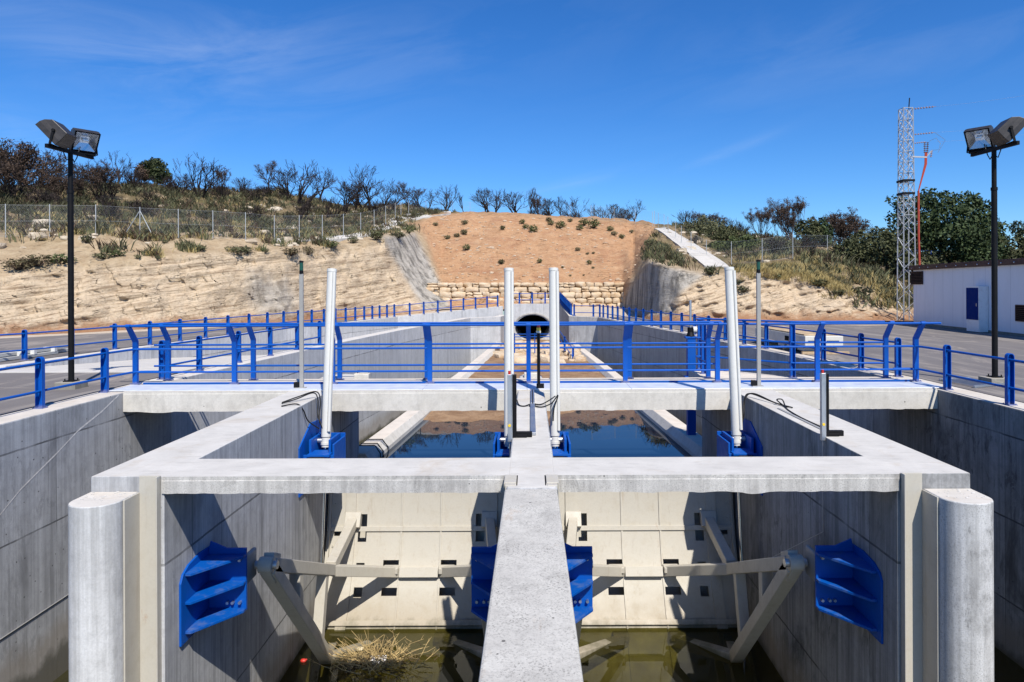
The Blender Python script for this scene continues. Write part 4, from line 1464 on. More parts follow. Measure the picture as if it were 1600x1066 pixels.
# ------------------------------------------------------------------ hydraulic hoists
def hoist(xw, sx, off, label):
    ax = lambda z: 14.06 + .135 * z
    xc = xw + sx * off
    root = thing('hydraulic_hoist', label, 'hydraulic cylinder', (xc, ax(-1), -1.0))
    A, B = Vector((xc, ax(-.93), -.93)), Vector((xc, ax(2.70), 2.70))
    mb = MB()
    mb.tube([A.lerp(B, .055), B], .096, 20)
    mb.tube([A.lerp(B, .985), A.lerp(B, 1.004)], .102, 20)
    mb.build('barrel', MT['cylwhite'], root, smooth=40, bevel=.006)
    mb = MB()
    mb.tube([A.lerp(B, .0), A.lerp(B, .052)], .085, 18)
    mb.tube([A.lerp(B, .012), A.lerp(B, .026)], .10, 18)
    mb.build('gland', MT['cylwhite'], root, smooth=40)
    mb = MB()
    o1 = Vector((.075, -.085, .0))
    mb.tube([A.lerp(B, .09) + o1, A.lerp(B, .985) + o1], .034, 10)
    mb.build('oil_pipe', MT['cylwhite'], root, smooth=40)
    mb = MB()
    mb.tube([A, Vector((xc, ax(-4.9), -4.9))], .032, 12)
    mb.build('piston_rod', MT['chrome'], root, smooth=40)
    # blue cradle on the pier face
    mb = MB()
    out = [(13.25, -1.75), (14.75, -1.75), (14.75, -.50), (13.95, -.44), (13.25, -.80)]
    mb.extr([(xw, a, b) for a, b in out], (sx * .03, 0, 0))
    mb.build('wall_plate', MT['blue'], root, bevel=.005)
    w_ = off + .30
    mb = MB()
    def bx(d0, d1, y0, y1, z0, z1):
        a, b = sorted((xw + sx * d0, xw + sx * d1))
        mb.box(a, b, y0, y1, z0, z1)
    bx(.03, w_, 13.46, 13.50, -1.6, -.98)
    bx(.03, w_, 14.30, 14.34, -1.6, -.72)
    bx(w_ - .04, w_, 13.50, 14.30, -1.6, -.78)
    bx(off - .22, off - .17, 13.55, 14.25, -1.5, -.70)
    bx(off + .17, off + .22, 13.55, 14.25, -1.5, -.70)
    bx(.12, w_ - .06, 13.36, 13.80, -1.0, -.955)
    mb.build('cradle', MT['blue'], root, bevel=.006)
    mb = MB()
    bx(off - .14, off + .14, 13.30, 13.358, -1.06, -.99)
    mb.build('seal_block', MT['rubber'], root)
    mb = MB()
    a, b = sorted((xw + sx * (off - .165), xw + sx * (off + .165)))
    mb.cyl((a, ax(-.80), -.80), (b, ax(-.80), -.80), .05, 12)
    mb.build('pin', MT['galv'], root, smooth=40)
    return root
hoist(-4.51, 1, .33, 'tall white hydraulic cylinder leaning beside the sunlit pier in its blue cradle')
hoist(-.285, -1, .16, 'tall white hydraulic cylinder just behind the black sensor post on the central pier')
hoist(.31, 1, .19, 'tall white hydraulic cylinder right of the tunnel mouth with cables looped round it')
hoist(4.51, -1, .30, 'tall white hydraulic cylinder by the shaded pier, leaning left in its blue cradle')

def hoses(name, paths, label, r=.013, mat='rubber'):
    mb = MB()
    for p in paths:
        q = []
        p = [Vector(v) for v in p]
        for i in range(len(p) - 1):        # Catmull-Rom
            a, b, c_, d = p[max(0, i - 1)], p[i], p[i + 1], p[min(len(p) - 1, i + 2)]
            for k in range(6):
                t = k / 6
                q.append(.5 * ((2 * b) + (c_ - a) * t + (2 * a - 5 * b + 4 * c_ - d) * t * t + (3 * b - a - 3 * c_ + d) * t ** 3))
        q.append(p[-1])
        mb.tube(q, r, 6)
    o = mb.build(name, MT[mat], smooth=60)
    return tag(o, label, 'hose')
hoses('hydraulic_hoses', [[(-4.95, 13.6, .02), (-4.75, 13.9, .06), (-4.55, 14.3, .12), (-4.42, 14.2, .0), (-4.36, 14.0, -.3), (-4.25, 13.95, -.55)],
                          [(-4.98, 13.7, .02), (-4.78, 14.0, .08), (-4.52, 14.4, .13), (-4.38, 14.25, -.05), (-4.33, 14.0, -.35), (-4.2, 13.9, -.6)],
                          [(-4.85, 13.3, .015), (-4.6, 13.45, .03), (-4.49, 13.5, -.1), (-4.46, 13.7, -.35), (-4.3, 13.9, -.55)]], 'black hydraulic hoses looping over the sunlit pier edge to the cylinder')
hoses('hydraulic_hoses', [[(4.95, 12.9, .02), (4.80, 13.4, .03), (4.62, 14.1, .10), (4.46, 14.15, .0), (4.36, 13.95, -.35), (4.25, 13.9, -.6)],
                          [(4.9, 13.0, .015), (4.78, 13.5, .03), (4.58, 14.3, .07), (4.40, 14.1, -.1), (4.33, 13.95, -.4), (4.22, 13.9, -.62)],
                          [(4.76, 10.9, .012), (4.73, 11.8, .014), (4.78, 12.6, .014), (4.86, 13.1, .02), (4.80, 13.3, .10), (4.92, 13.35, .10), (4.90, 13.15, .02)]], 'black hydraulic hoses coiled on the shaded pier top, running to the leaning cylinder')
hoses('hydraulic_hoses', [[(.05, 13.4, .03), (.2, 13.35, .02), (.38, 13.5, .08), (.50, 13.85, .10)],
                          [(.03, 13.2, .03), (.22, 13.1, .015), (.42, 13.4, .04), (.56, 13.85, .12), (.48, 13.86, -.15), (.46, 13.85, -.4)],
                          [(-.02, 13.3, .03), (-.12, 13.2, .015), (-.22, 13.3, .02), (-.27, 13.7, .05)]], 'dark cable loops across the central pier top between conduit and cylinder')
r = thing('cable_duct', 'narrow grey cable duct lying along the central pier top', 'conduit', (.03, 13, 0))
mb = MB()
mb.box(.0, .085, 10.62, 13.3, .002, .05)
mb.box(.005, .035, 13.32, 15.2, .002, .06)
mb.box(.055, .085, 13.32, 15.2, .002, .06)
mb.build('tray', MT['galv'], r, bevel=.005)
mb = MB()
mb.box(.036, .054, 13.32, 15.2, .003, .03)
mb.box(-.02, .10, 13.2, 13.34, .003, .035)
mb.build('cables', MT['rubber'], r)
r = thing('cable_duct', 'flat dark cable strip along the inner edge of the shaded pier top', 'conduit', (4.62, 12, 0))
mb = MB()
mb.box(4.66, 4.71, 10.75, 12.9, .002, .014)
mb.build('strip', MT['greypole'], r)

def sensor(x_, sx, label):
    """gate position sensor: twin profiles on an angle foot; sx is where the foot points"""
    Y = 10.52
    root = thing('position_sensor', label, 'sensor post', (x_, Y, 0))
    mb = MB()
    mb.box(x_ - .075, x_ - .015, Y - .10, Y - .03, -.05, .98)
    mb.box(x_ - .018, x_ + .0, Y - .09, Y - .04, -.02, .985)
    mb.build('steel_profile', MT['galv'], root, bevel=.006)
    mb = MB()
    mb.box(x_ - .012, x_ + .062, Y - .05, Y + .05, 0, .965)
    mb.build('black_profile', MT['black'], root, bevel=.006)
    mb = MB()
    mb.box(x_ + .06, x_ + .30, Y - .02, Y + .05, .004, .085)
    mb.box(x_ + .06, x_ + .22, Y - .05, Y - .018, .004, .05)
    mb.build('foot', MT['black'], root, bevel=.005)
    mb = MB()
    mb.cyl((x_ - .045, Y - .065, .98), (x_ - .045, Y - .065, 1.03), .02, 8)
    mb.build('cap', paint('red_cap', (.45, .02, .01), .4), root, smooth=40)
    mb = MB()
    mb.cyl((x_ - .045, Y - .108, .20), (x_ - .045, Y - .098, .20), .022, 10)
    mb.build('badge', paint('yellow_badge', (.75, .5, .03), .4), root)
    mb = MB()
    e = Vector((4.51 - .66 if sx > 0 else -.285 - .66, 11.3, -2.25))
    p0 = Vector((x_ - .045, Y - .065, -.05))
    mb.tube([p0, Vector((p0.x, p0.y, -1.45)), e], .006, 5)
    mb.build('pull_wire', MT['galv'], root, smooth=60)
    return root
sensor(-.275, -1, 'black and steel gate position sensor standing on the central pier')
sensor(4.52, 1, 'black and steel gate position sensor standing on the shaded pier edge')

def beacon(x_, Y, top, label, light):
    root = thing('signal_post', label, 'signal post', (x_, Y, .03))
    mb = MB()
    if light == 'green':
        mb.beam((x_, Y, .03), (x_, Y, top - .30), .085, .07, up=(0, 1, 0))
        mb.box(x_ - .16, x_ + .10, Y - .07, Y + .07, .0361, .05)
        mb.build('pole', MT['greypole'], root, bevel=.006)
        mb = MB()
        mb.cyl((x_, Y, top - .30), (x_, Y, top - .22), .045, 14)
        mb.cyl((x_, Y, top - .04), (x_, Y, top), .05, 14)
        mb.build('lamp_body', MT['black'], root, smooth=40)
        mb = MB()
        mb.cyl((x_, Y, top - .22), (x_, Y, top - .04), .042, 14)
        g = M('dark_green_lens', .15, .5)
        g.color((.006, .06, .04))
        mb.build('lens', g.m, root, smooth=40)
        mb = MB()
        mb.box(x_ - .17, x_ - .06, Y - .06, Y + .06, .05, .17)
        mb.build('junction_box', MT['black'], root, bevel=.01)
    else:
        mb.cyl((x_, Y, .03), (x_, Y, top - .14), .036, 12)
        mb.box(x_ - .05, x_ + .12, Y - .06, Y + .06, .0361, .13)
        mb.build('pole', MT['black'], root, smooth=40)
        mb = MB()
        mb.cyl((x_, Y, top - .14), (x_, Y, top - .09), .055, 14)
        mb.build('white_collar', MT['cylwhite'], root, smooth=40)
        mb = MB()
        mb.cyl((x_, Y, top - .09), (x_, Y, top - .02), .045, 14)
        mb.build('yellow_lens', paint('yellow_lens', (.7, .5, .02), .25), root, smooth=40)
        mb = MB()
        mb.cyl((x_, Y, top - .02), (x_, Y, top + .03), .035, 12)
        mb.build('red_lens', paint('red_lens', (.35, .01, .015), .25), root, smooth=40)
    return root
beacon(-5.22, 15.6, 2.94, 'slim grey signal post with dark green lamp on the sunlit half of the walkway', 'green')
beacon(5.22, 15.6, 2.92, 'slim grey signal post with dark green lamp on the shaded pier half of the walkway', 'green')
beacon(.19, 15.45, 1.42, 'short black post with yellow and red lamp in front of the tunnel mouth', 'short')

# sluice with motor actuator behind the walkway
r = thing('slide_gate', 'blue slide gate frame with a motor actuator behind the walkway railing', 'slide gate', (4.70, 20, -2.8))
mb = MB()
mb.box(4.60, 4.84, 19.95, 20.15, -3.6, .80)
mb.box(4.52, 4.92, 19.93, 20.17, -.46, -.30)
mb.box(4.54, 4.90, 19.93, 20.17, .80, .86)
mb.build('frame', MT['blue'], r, bevel=.008)
mb = MB()
mb.cyl((4.71, 20.05, .86), (4.71, 20.05, 1.0), .13, 16, .08)
mb.cyl((4.71, 20.05, 1.0), (4.71, 20.05, 1.12), .09, 16)
mb.build('gearbox', MT['black'], r, smooth=40)
mb = MB()
mb.cyl((4.78, 20.05, 1.05), (5.06, 20.05, 1.05), .10, 16)
mb.box(4.90, 5.02, 19.93, 20.02, .96, 1.16)
mb.build('motor', MT['cylwhite'], r, smooth=40, bevel=.01)
mb = MB()
mb.cyl((4.71, 20.05, 1.1), (4.71, 20.05, 1.92), .035, 12)
mb.build('stem_tube', MT['galv'], r, smooth=40)
mb = MB()
mb.tube([(4.98, 19.95, .98), (5.0, 19.93, .5), (4.97, 19.93, 0), (5.0, 19.8, -.2), (5.15, 19.4, -.25)], .014, 6)
mb.build('cable', MT['cylwhite'], r, smooth=60)

# small lifting eyes / blocks at the back edge of the deck
for x_, lab in ((-4.33, 'small pale concrete block at the back edge of the walkway, behind the sunlit bay'), (.03, 'small pale concrete block at the back edge of the walkway, in front of the tunnel')):
    r = thing('anchor_block', lab, 'block', (x_, 17.7, 0))
    mb = MB()
    mb.box(x_ - .19, x_ + .19, 17.48, 17.82, -.2, .12)
    mb.box(x_ - .06, x_ + .16, 17.52, 17.78, .12, .17)
    mb.build('body', MT['deck'], r, bevel=.02)
    mb = MB()
    mb.tube([(x_ - .12, 17.6, .12), (x_ - .12, 17.6, .19), (x_ + .02, 17.6, .19), (x_ + .02, 17.6, .12)], .012, 6)
    mb.build('lifting_loop', MT['rubber'], r, smooth=50)

# ------------------------------------------------------------------ floodlight posts
def flood_head(root, base, yaw, pitch, hood):
    """square floodlight on a yoke; yaw clockwise from +y, pitch down"""
    f = Vector((sin(yaw) * cos(pitch), cos(yaw) * cos(pitch), -sin(pitch)))
    rgt = Vector((cos(yaw), -sin(yaw), 0))
    up = rgt.cross(f)
    c = Vector(base) + Vector((0, 0, .30))
    T = lambda a, b, d: c + rgt * a + up * b + f * d
    w, h_ = .27, .30
    mb = MB()
    fr = [T(-w, -h_, .14), T(w, -h_, .14), T(w, h_, .14), T(-w, h_, .14)]
    md = [T(-w, -h_, .02), T(w, -h_, .02), T(w, h_, .02), T(-w, h_, .02)]
    bk = [T(-w * .9, -h_ * .86, -.22), T(w * .9, -h_ * .86, -.22), T(w * .9, h_ * .55, -.20), T(-w * .9, h_ * .55, -.20)]
    md2 = [T(-w * .95, -h_ * .95, -.06), T(w * .95, -h_ * .95, -.06), T(w * .95, h_ * .9, -.08), T(-w * .95, h_ * .9, -.08)]
    vs = fr + md + md2 + bk
    fs = [(15, 14, 13, 12)]
    for k in range(3):
        for j in range(4):
            j2 = (j + 1) % 4
            fs.append((k * 4 + j2, k * 4 + j, k * 4 + 4 + j, k * 4 + 4 + j2))
    mb.add(vs, fs)
    hd = mb.build('floodlight', MT['lamp'], root, bevel=.012)
    mb = MB()
    mb.add([T(-w, -h_, .141), T(w, -h_, .141), T(w, h_, .141), T(-w, h_, .141), T(-w * .86, -h_ * .6, .141), T(w * .86, -h_ * .6, .141), T(w * .86, h_ * .9, .141), T(-w * .86, h_ * .9, .141),
            ], [(0, 1, 5, 4), (1, 2, 6, 5), (2, 3, 7, 6), (3, 0, 4, 7)])
    mb.build('bezel', MT['black'], hd)
    mb = MB()
    q = [T(-w * .86, -h_ * .6, .139), T(w * .86, -h_ * .6, .139), T(w * .86, h_ * .9, .139), T(-w * .86, h_ * .9, .139)]
    e = [T(-w * .35, -h_ * .1, .03), T(w * .35, -h_ * .1, .03), T(w * .35, h_ * .45, .03), T(-w * .35, h_ * .45, .03)]
    mb.add(q + e, [(4, 5, 6, 7), (0, 1, 5, 4), (1, 2, 6, 5), (2, 3, 7, 6), (3, 0, 4, 7)])
    mb.cyl(T(-.06, .06, .07), T(.06, .06, .07), .03, 10)
    mb.build('reflector', MT['alu'], hd)
    mb = MB()
    mb.add([T(-w * .88, -h_ * .62, .146), T(w * .88, -h_ * .62, .146), T(w * .88, h_ * .92, .146), T(-w * .88, h_ * .92, .146)], [(0, 1, 2, 3)])
    mb.build('glass', MT['glass'], hd)
    mb = MB()
    for sx in (-1, 1):
        p = T(sx * (w + .02), -.04, -.06)
        mb.beam(Vector(base) + rgt * sx * (w + .02), p, .05, .018, up=rgt)
        mb.cyl(p - rgt * .02, p + rgt * .02, .035, 10)
    mb.beam(Vector(base) - rgt * (w + .02), Vector(base) + rgt * (w + .02), .05, .016)
    mb.build('yoke', MT['black'], hd, smooth=30)
m = M('lamp_housing', .45, .4)
d = m.noise(m.pos, 9, 6, .6)
m.color(m.mix(m.rng(d, .3, .7), (.020, .018, .017), (.042, .036, .033)))
MT['lamp'] = m.m
m = M('lamp_glass', .05, .5)
m.t.nodes.remove(m.b)
g = m.n('ShaderNodeBsdfGlossy'); g.inputs['Roughness'].default_value = .03
t = m.n('ShaderNodeBsdfTransparent'); t.inputs['Color'].default_value = (.8, .85, .85, 1)
fz = m.n('ShaderNodeFresnel'); fz.inputs['IOR'].default_value = 1.5
mx = m.n('ShaderNodeMixShader')
m.t.links.new(fz.outputs[0], mx.inputs[0]); m.t.links.new(t.outputs[0], mx.inputs[1]); m.t.links.new(g.outputs[0], mx.inputs[2])
m.t.links.new(mx.outputs[0], m.out.inputs[0])
MT['glass'] = m.m
def lamp_post(x_, y_, side, label):
    root = thing('floodlight_post', label, 'lamp post', (x_, y_, 0))
    mb = MB()
    mb.box(x_ - .24, x_ + .24, y_ - .24, y_ + .24, -.05, .16)
    mb.build('footing', MT['foot'], root, bevel=.015)
    mb = MB()
    mb.cyl((x_, y_, .17), (x_, y_, 4.6), .062, 18)
    mb.cyl((x_, y_, 4.55), (x_, y_, 4.62), .072, 18)
    mb.cyl((x_, y_, 4.6), (x_, y_, 5.5), .052, 18)
    mb.box(x_ - .12, x_ + .12, y_ - .12, y_ + .12, .16, .185)
    for a in (-1, 1):
        for b in (-1, 1): mb.cyl((x_ + a * .09, y_ + b * .09, .16), (x_ + a * .09, y_ + b * .09, .23), .014, 6)
    mb.build('pole', MT['black'], root, smooth=40)
    mb = MB()
    dx = side * .06
    mb.beam((x_ - dx, y_ - .72, 5.52), (x_ + dx, y_ + .72, 5.52), .07, .09)
    mb.build('cross_arm', MT['black'], root, bevel=.006)
    # near head looks away over the yard, far head looks into the basin
    flood_head(root, (x_ - dx * .64, y_ - .42, 5.56), radians(-100 * side), radians(42), 1)
    flood_head(root, (x_ + dx * .64, y_ + .42, 5.56), radians(128 * side), radians(34), 1)
    mb = MB()
    mb.tube([(x_ - dx * .5, y_ - .3, 5.7), (x_ - dx * .3, y_ - .2, 5.45), (x_ - dx * .2, y_ - .12, 5.3), (x_, y_ - .06, 5.35)], .012, 6)
    mb.tube([(x_ + dx * .5, y_ + .3, 5.7), (x_ + dx * .3, y_ + .2, 5.42), (x_ + dx * .2, y_ + .12, 5.3), (x_, y_ + .05, 5.4)], .012, 6)
    mb.build('cable', MT['rubber'], root, smooth=50)
lamp_post(-10.72, 15.95, 1, 'tall black floodlight post on the asphalt beside the sunlit basin wall')
lamp_post(10.92, 16.05, -1, 'tall black floodlight post on the asphalt in front of the white building')
# ------------------------------------------------------------------ white building
r = thing('service_building', 'long low white panel building with a dark red roof edge', 'building', (26, 33, 0))
m = M('white_wall_panel', .45, .4)
x, y, z = m.xyz()
seam = m.math('LESS_THAN', m.math('PINGPONG', y, .5), .010)
rib = m.math('PINGPONG', y, .10)
d = m.noise(m.scale(m.pos, 1, 1, .3), 1.6, 8, .65)
c = m.mix(m.math('MULTIPLY', m.rng(d, .45, .75), .25), (.74, .76, .80), (.52, .54, .57))
c = m.mix(m.math('MULTIPLY', seam, .5), c, (.25, .27, .30))
m.color(c).normal(m.bump(m.math('SUBTRACT', m.math('MULTIPLY', rib, .4), seam), .4, .02))
bpts = [(23.25, 41.4), (21.9, 24.0), (33, 24.0), (34, 41.4)]
mb = MB()
mb.prism([bpts[1], bpts[2], bpts[3], bpts[0]], .12, [3.28, 3.28, 3.30, 3.30])
mb.build('wall', m.m, r)
mb = MB()
mb.prism([(21.93, 24.03), (32.9, 24.03), (33.9, 41.36), (23.28, 41.36)], -.1, .12)
mb.build('plinth', MT['foot'], r)
MT['maroon'] = paint('dark_red_trim', (.045, .012, .012), .5, .4, (.08, .05, .04), .3)
mb = MB()
mb.prism([(21.74, 23.8), (33.2, 23.8), (34.2, 41.6), (23.08, 41.6)], 3.281, 3.56)
mb.build('roof_edge', MT['maroon'], r, bevel=.01)
def fac(Y, out=0.0):
    t = (Y - 24.0) / 17.4
    return 21.9 + 1.35 * t - out
mb = MB()
for k in range(18):
    Y = 24.6 + k * .98
    mb.sphere((fac(Y) - .17, Y, 3.40), .035, 8, 5)
mb.build('roof_bolts', MT['alu'], r, smooth=60)
def facade_box(name, Y0, Y1, z0, z1, d, mat, par, o=0.0, bevel=.0):
    mb = MB()
    mb.extr([(fac(Y0, o), Y0, z0), (fac(Y1, o), Y1, z0), (fac(Y1, o), Y1, z1), (fac(Y0, o), Y0, z1)], (-d, 0, 0))
    return mb.build(name, mat, par, bevel=bevel)
def fyz(px, py):
    """facade point at a pixel"""
    dx, dy = undo(px, py)
    t = dx / F
    Y = (21.9 - 1.35 * 24.0 / 17.4) / (t - 1.35 / 17.4)
    return Y, H - dy / F * Y
for (pa_, pb_, q0, q1) in ((1424.6, 1442.5, 425, 444), (1588, 1612, 477.5, 502)):
    (Ya, za), (Yb, zb) = fyz(pa_, q0), fyz(pb_, q1)
    lo_, hi_ = min(Ya, Yb), max(Ya, Yb)
    zz = (fyz((pa_ + pb_) / 2, q0)[1], fyz((pa_ + pb_) / 2, q1)[1])
    w_ = facade_box('window', lo_, hi_, zz[1], zz[0], .04, MT['hole'], r)
    mb = MB()
    for z_ in (zz[1], zz[0]): mb.beam((fac(lo_, .03), lo_, z_), (fac(hi_, .03), hi_, z_), .05, .05)
    for Y in (lo_, hi_): mb.beam((fac(Y, .03), Y, zz[1]), (fac(Y, .03), Y, zz[0]), .05, .05)
    mb.build('frame', MT['maroon'], w_)
    mb = MB()
    for k in range(1, 8):
        z_ = zz[1] + (zz[0] - zz[1]) * k / 8
        mb.beam((fac(lo_, .045), lo_, z_), (fac(hi_, .045), hi_, z_), .02, .02)
    mb.build('louvres', MT['maroon'], w_)
c_ = thing('electric_cabinet', 'tall white cabinet with a dark blue door standing against the white building', 'cabinet', (fac(34), 34, 0))
Y0, Y1 = 33.75, 34.85
facade_box('body', Y0, Y1, .02, 2.30, .46, paint('cabinet_white', (.80, .80, .80), .4), c_, .012, .01)
facade_box('door', Y0 + .05, Y1 - .02, .62, 2.22, .022, paint('navy_door', (.006, .026, .15), .7, .05, (.006, .03, .2), .2), c_, .475, .004)
facade_box('side_panel', Y0 + .2, Y0 + .205, 1.6, 2.1, .02, MT['alu'], c_, .475)
mb = MB()
mb.box(fac(Y0 + .1, .53), fac(Y0 + .1, .50), Y0 + .12, Y0 + .15, 1.3, 1.45)
mb.build('handle', MT['galv'], c_)

# ------------------------------------------------------------------ lattice power tower
MT['tower'] = metal('tower_steel', (.42, .43, .44), .55, .25)
MT['tower'].node_tree.nodes['Principled BSDF'].inputs['Metallic'].default_value = .35
tp = PG(1416.5, 503)
tx, ty = tp.x, tp.y
r = thing('lattice_tower', 'grey steel lattice power tower with insulators and a red riser pipe', 'power tower', (tx, ty, 0))
TH = 13.85
hw = lambda z: .40 - .10 * min(1, z / TH)
mb = MB()
cn = lambda z: [Vector((tx - hw(z), ty - hw(z), z)), Vector((tx + hw(z), ty - hw(z), z)), Vector((tx + hw(z), ty + hw(z), z)), Vector((tx - hw(z), ty + hw(z), z))]
for k in range(4): mb.beam(cn(-.2)[k], cn(TH)[k], .055, .055)
mb.build('legs', MT['tower'], r)
mb = MB()
NP = 20
for i in range(NP):
    z0, z1 = TH * i / NP, TH * (i + 1) / NP
    a, b = cn(z0), cn(z1)
    for k in range(4):
        k2 = (k + 1) % 4
        if z0 > TH * .42:
            mb.beam(a[k], b[k2], .030, .02); mb.beam(a[k2], b[k], .030, .02); mb.beam(b[k], b[k2], .035, .03)
        else:
            if (i + k) % 2: mb.beam(a[k], b[k2], .04, .02)
            else: mb.beam(a[k2], b[k], .04, .02)
mb.build('bracing', MT['tower'], r)
mb = MB()
mb.beam((tx + .2, ty, TH), (tx + .25, ty, TH + .7), .05, .05)
mb.build('top_spike', MT['black'], r)
for z_ in (TH * .66, TH * .60):
    mb = MB()
    mb.box(tx - .36, tx + .36, ty - .41, ty - .36, z_ - .07, z_ + .07)
    mb.box(tx - .36, tx + .36, ty + .36, ty + .41, z_ - .07, z_ + .07)
    mb.box(tx - .41, tx - .361, ty - .41, ty + .41, z_ - .07, z_ + .07)
    mb.build('clamp_band', MT['black'], r)
zt_ = lambda py: H - undo(1440, py)[1] / F * ty
mb = MB()
mb.beam((tx + .2, ty - .35, zt_(246.5)), (tx + 1.15, ty - .35, zt_(247.5)), .07, .09)
mb.beam((tx + 1.1, ty - .35, zt_(247)), (tx + 1.55, ty - .2, zt_(237)), .06, .06)
mb.build('cross_arm', MT['tower'], r)
porc = paint('porcelain', (.30, .20, .17), .3)
def insul(a, b, n=6, rr_=.06):
    a, b = Vector(a), Vector(b)
    mb = MB()
    mb.cyl(a, b, .014, 6)
    for k in range(n):
        t0 = (k + .3) / (n + .6)
        mb.cyl(a.lerp(b, t0), a.lerp(b, t0 + .35 / n), rr_, 10, rr_ * .6)
    return mb.build('insulator', porc, r, smooth=40)
insul((tx + .38, ty - .3, zt_(172)), (tx + 1.6, ty - .6, zt_(170.5)), 7, .07)
insul((tx + .38, ty - .3, zt_(212)), (tx + 1.55, ty - .6, zt_(210.5)), 7, .06)
insul((tx + .38, ty - .3, zt_(225.5)), (tx + 1.0, ty - .6, zt_(225)), 5, .06)
insul((tx + 1.02, ty - .35, zt_(224)), (tx + 1.02, ty - .35, zt_(243)), 6, .08)
insul((tx + 1.22, ty - .35, zt_(224)), (tx + 1.17, ty - .35, zt_(243)), 6, .08)
insul((tx + 1.5, ty - .2, zt_(247)), (tx + 1.58, ty - .2, zt_(235)), 4, .07)
mb = MB()
mb.tube([(tx + 1.15, ty - .6, zt_(224)), (tx + 1.6, ty - .6, zt_(219)), (tx + 1.95, ty - .5, zt_(227)), (tx + 1.9, ty - .4, zt_(236)), (tx + 1.58, ty - .2, zt_(236))], .012, 5)
mb.tube([(tx + 1.55, ty - .6, zt_(211)), (tx + 2.2, ty - .6, zt_(222)), (tx + 1.9, ty - .3, zt_(240))], .012, 5)
mb.build('jumper_wires', MT['alu'], r, smooth=60)
redp = paint('red_riser', (.36, .045, .02), .5, .4, (.5, .2, .12), .4)
mb = MB()
for dx in (-.05, .05, .0):
    mb.tube([(tx + 1.10 + dx, ty - .35, zt_(240)), (tx + 1.08 + dx, ty - .35, zt_(258)), (tx + .85 + dx * .5, ty - .4, zt_(276)), (tx + .55, ty - .45, zt_(300))], .035, 6)
mb.tube([(tx + .55, ty - .45, zt_(300)), (tx + .54, ty - .47, zt_(370)), (tx + .58, ty - .5, zt_(420)), (tx + .6, ty - .5, 0)], .065, 10)
mb.build('riser_pipe', redp, r, smooth=50)
mb = MB()
a = Vector((tx + 1.6, ty - .6, zt_(170.5)))
for k, (z_, e) in enumerate(((zt_(170.5), (44, 34, 17.2)), (zt_(210.5), (44, 34, 15.2)), (zt_(225), (44, 34, 14.4)))):
    a = Vector((tx + 1.6, ty - .6, z_))
    b = Vector(e)
    mb.tube([a.lerp(b, t / 12) - Vector((0, 0, 1.0 * 4 * (t / 12) * (1 - t / 12))) for t in range(13)], .004, 4)
tag(mb.build('power_lines', MT['galv'], smooth=60), 'three thin power lines running from the lattice tower out of view', 'power line')

# ------------------------------------------------------------------ stacked formwork on the right yard
MT['timber'] = plain('weathered_timber', (.42, .31, .19), .85, .2, .35, 4)
r = thing('container_stack', 'pale grey metal tank box on timber bearers beside the far right railing', 'container', (9.9, 26, 0))
mb = MB()
mb.box(9.32, 10.62, 23.15, 28.3, .27, .63)
mb.build('metal_box', paint('pale_box', (.56, .54, .48), .5, .4, (.3, .25, .18), .4), r, bevel=.02)
mb = MB()
for y_ in (23.2, 24.9, 26.6, 28.1):
    mb.box(9.25, 10.85, y_, y_ + .12, .0, .09)
mb.box(9.35, 10.5, 23.3, 28.2, .632, .68)
mb.build('timber', MT['timber'], r, bevel=.008)
mb = MB()
for y_ in (23.45, 24.4, 25.3):
    mb.box(9.4, 10.55, y_, y_ + .6, .092, .20)
mb.build('lower_crates', MT['deck'], r, bevel=.01)
mb = MB()
mb.box(9.30, 9.319, 24.6, 24.95, .36, .52)
for x_ in (9.42, 10.05):
    mb.box(x_, x_ + .42, 23.13, 23.148, .42, .47)
mb.build('slots', MT['hole'], r)
r = thing('steel_profiles', 'bundle of pale steel formwork beams lying on the apron left of the lamp post', 'formwork beams', (-17.0, 22.5, 0))
mb = MB()
for k, (dx, y0, y1, z0) in enumerate(((0, 18.6, 25.6, .0), (.22, 19.4, 24.4, .0), (.1, 19.0, 25.0, .13))):
    x_ = -17.25 + dx
    mb.box(x_, x_ + .17, y0, y1, z0 + .014, z0 + .12)
mb.build('beams', paint('grey_formwork', (.42, .42, .40), .6), r, bevel=.008)
cpm = paint('white_coupler', (.6, .6, .58), .6)
for y_ in (19.6, 21.2, 22.6, 23.2, 24.2):
    mb = MB()
    mb.box(-17.26, -16.85, y_, y_ + .14, .10, .27)
    mb.build('coupler', cpm, r, bevel=.008)
mb = MB()
p = PG(1505, 600)
for k in range(9):
    mb.beam((10.05 + k * .10, 15.4 + k * .05, .03), (10.0 + k * .10, 16.6 + k * .03, .03), .03, .03)
mb.beam((10.0, 15.4, .035), (10.95, 15.8, .035), .05, .05)
mb.beam((9.95, 16.6, .035), (10.85, 16.85, .035), .05, .05)
tag(mb.build('steel_grating', MT['galv']), 'loose steel grating lying on the asphalt by the right lamp post footing', 'grating')

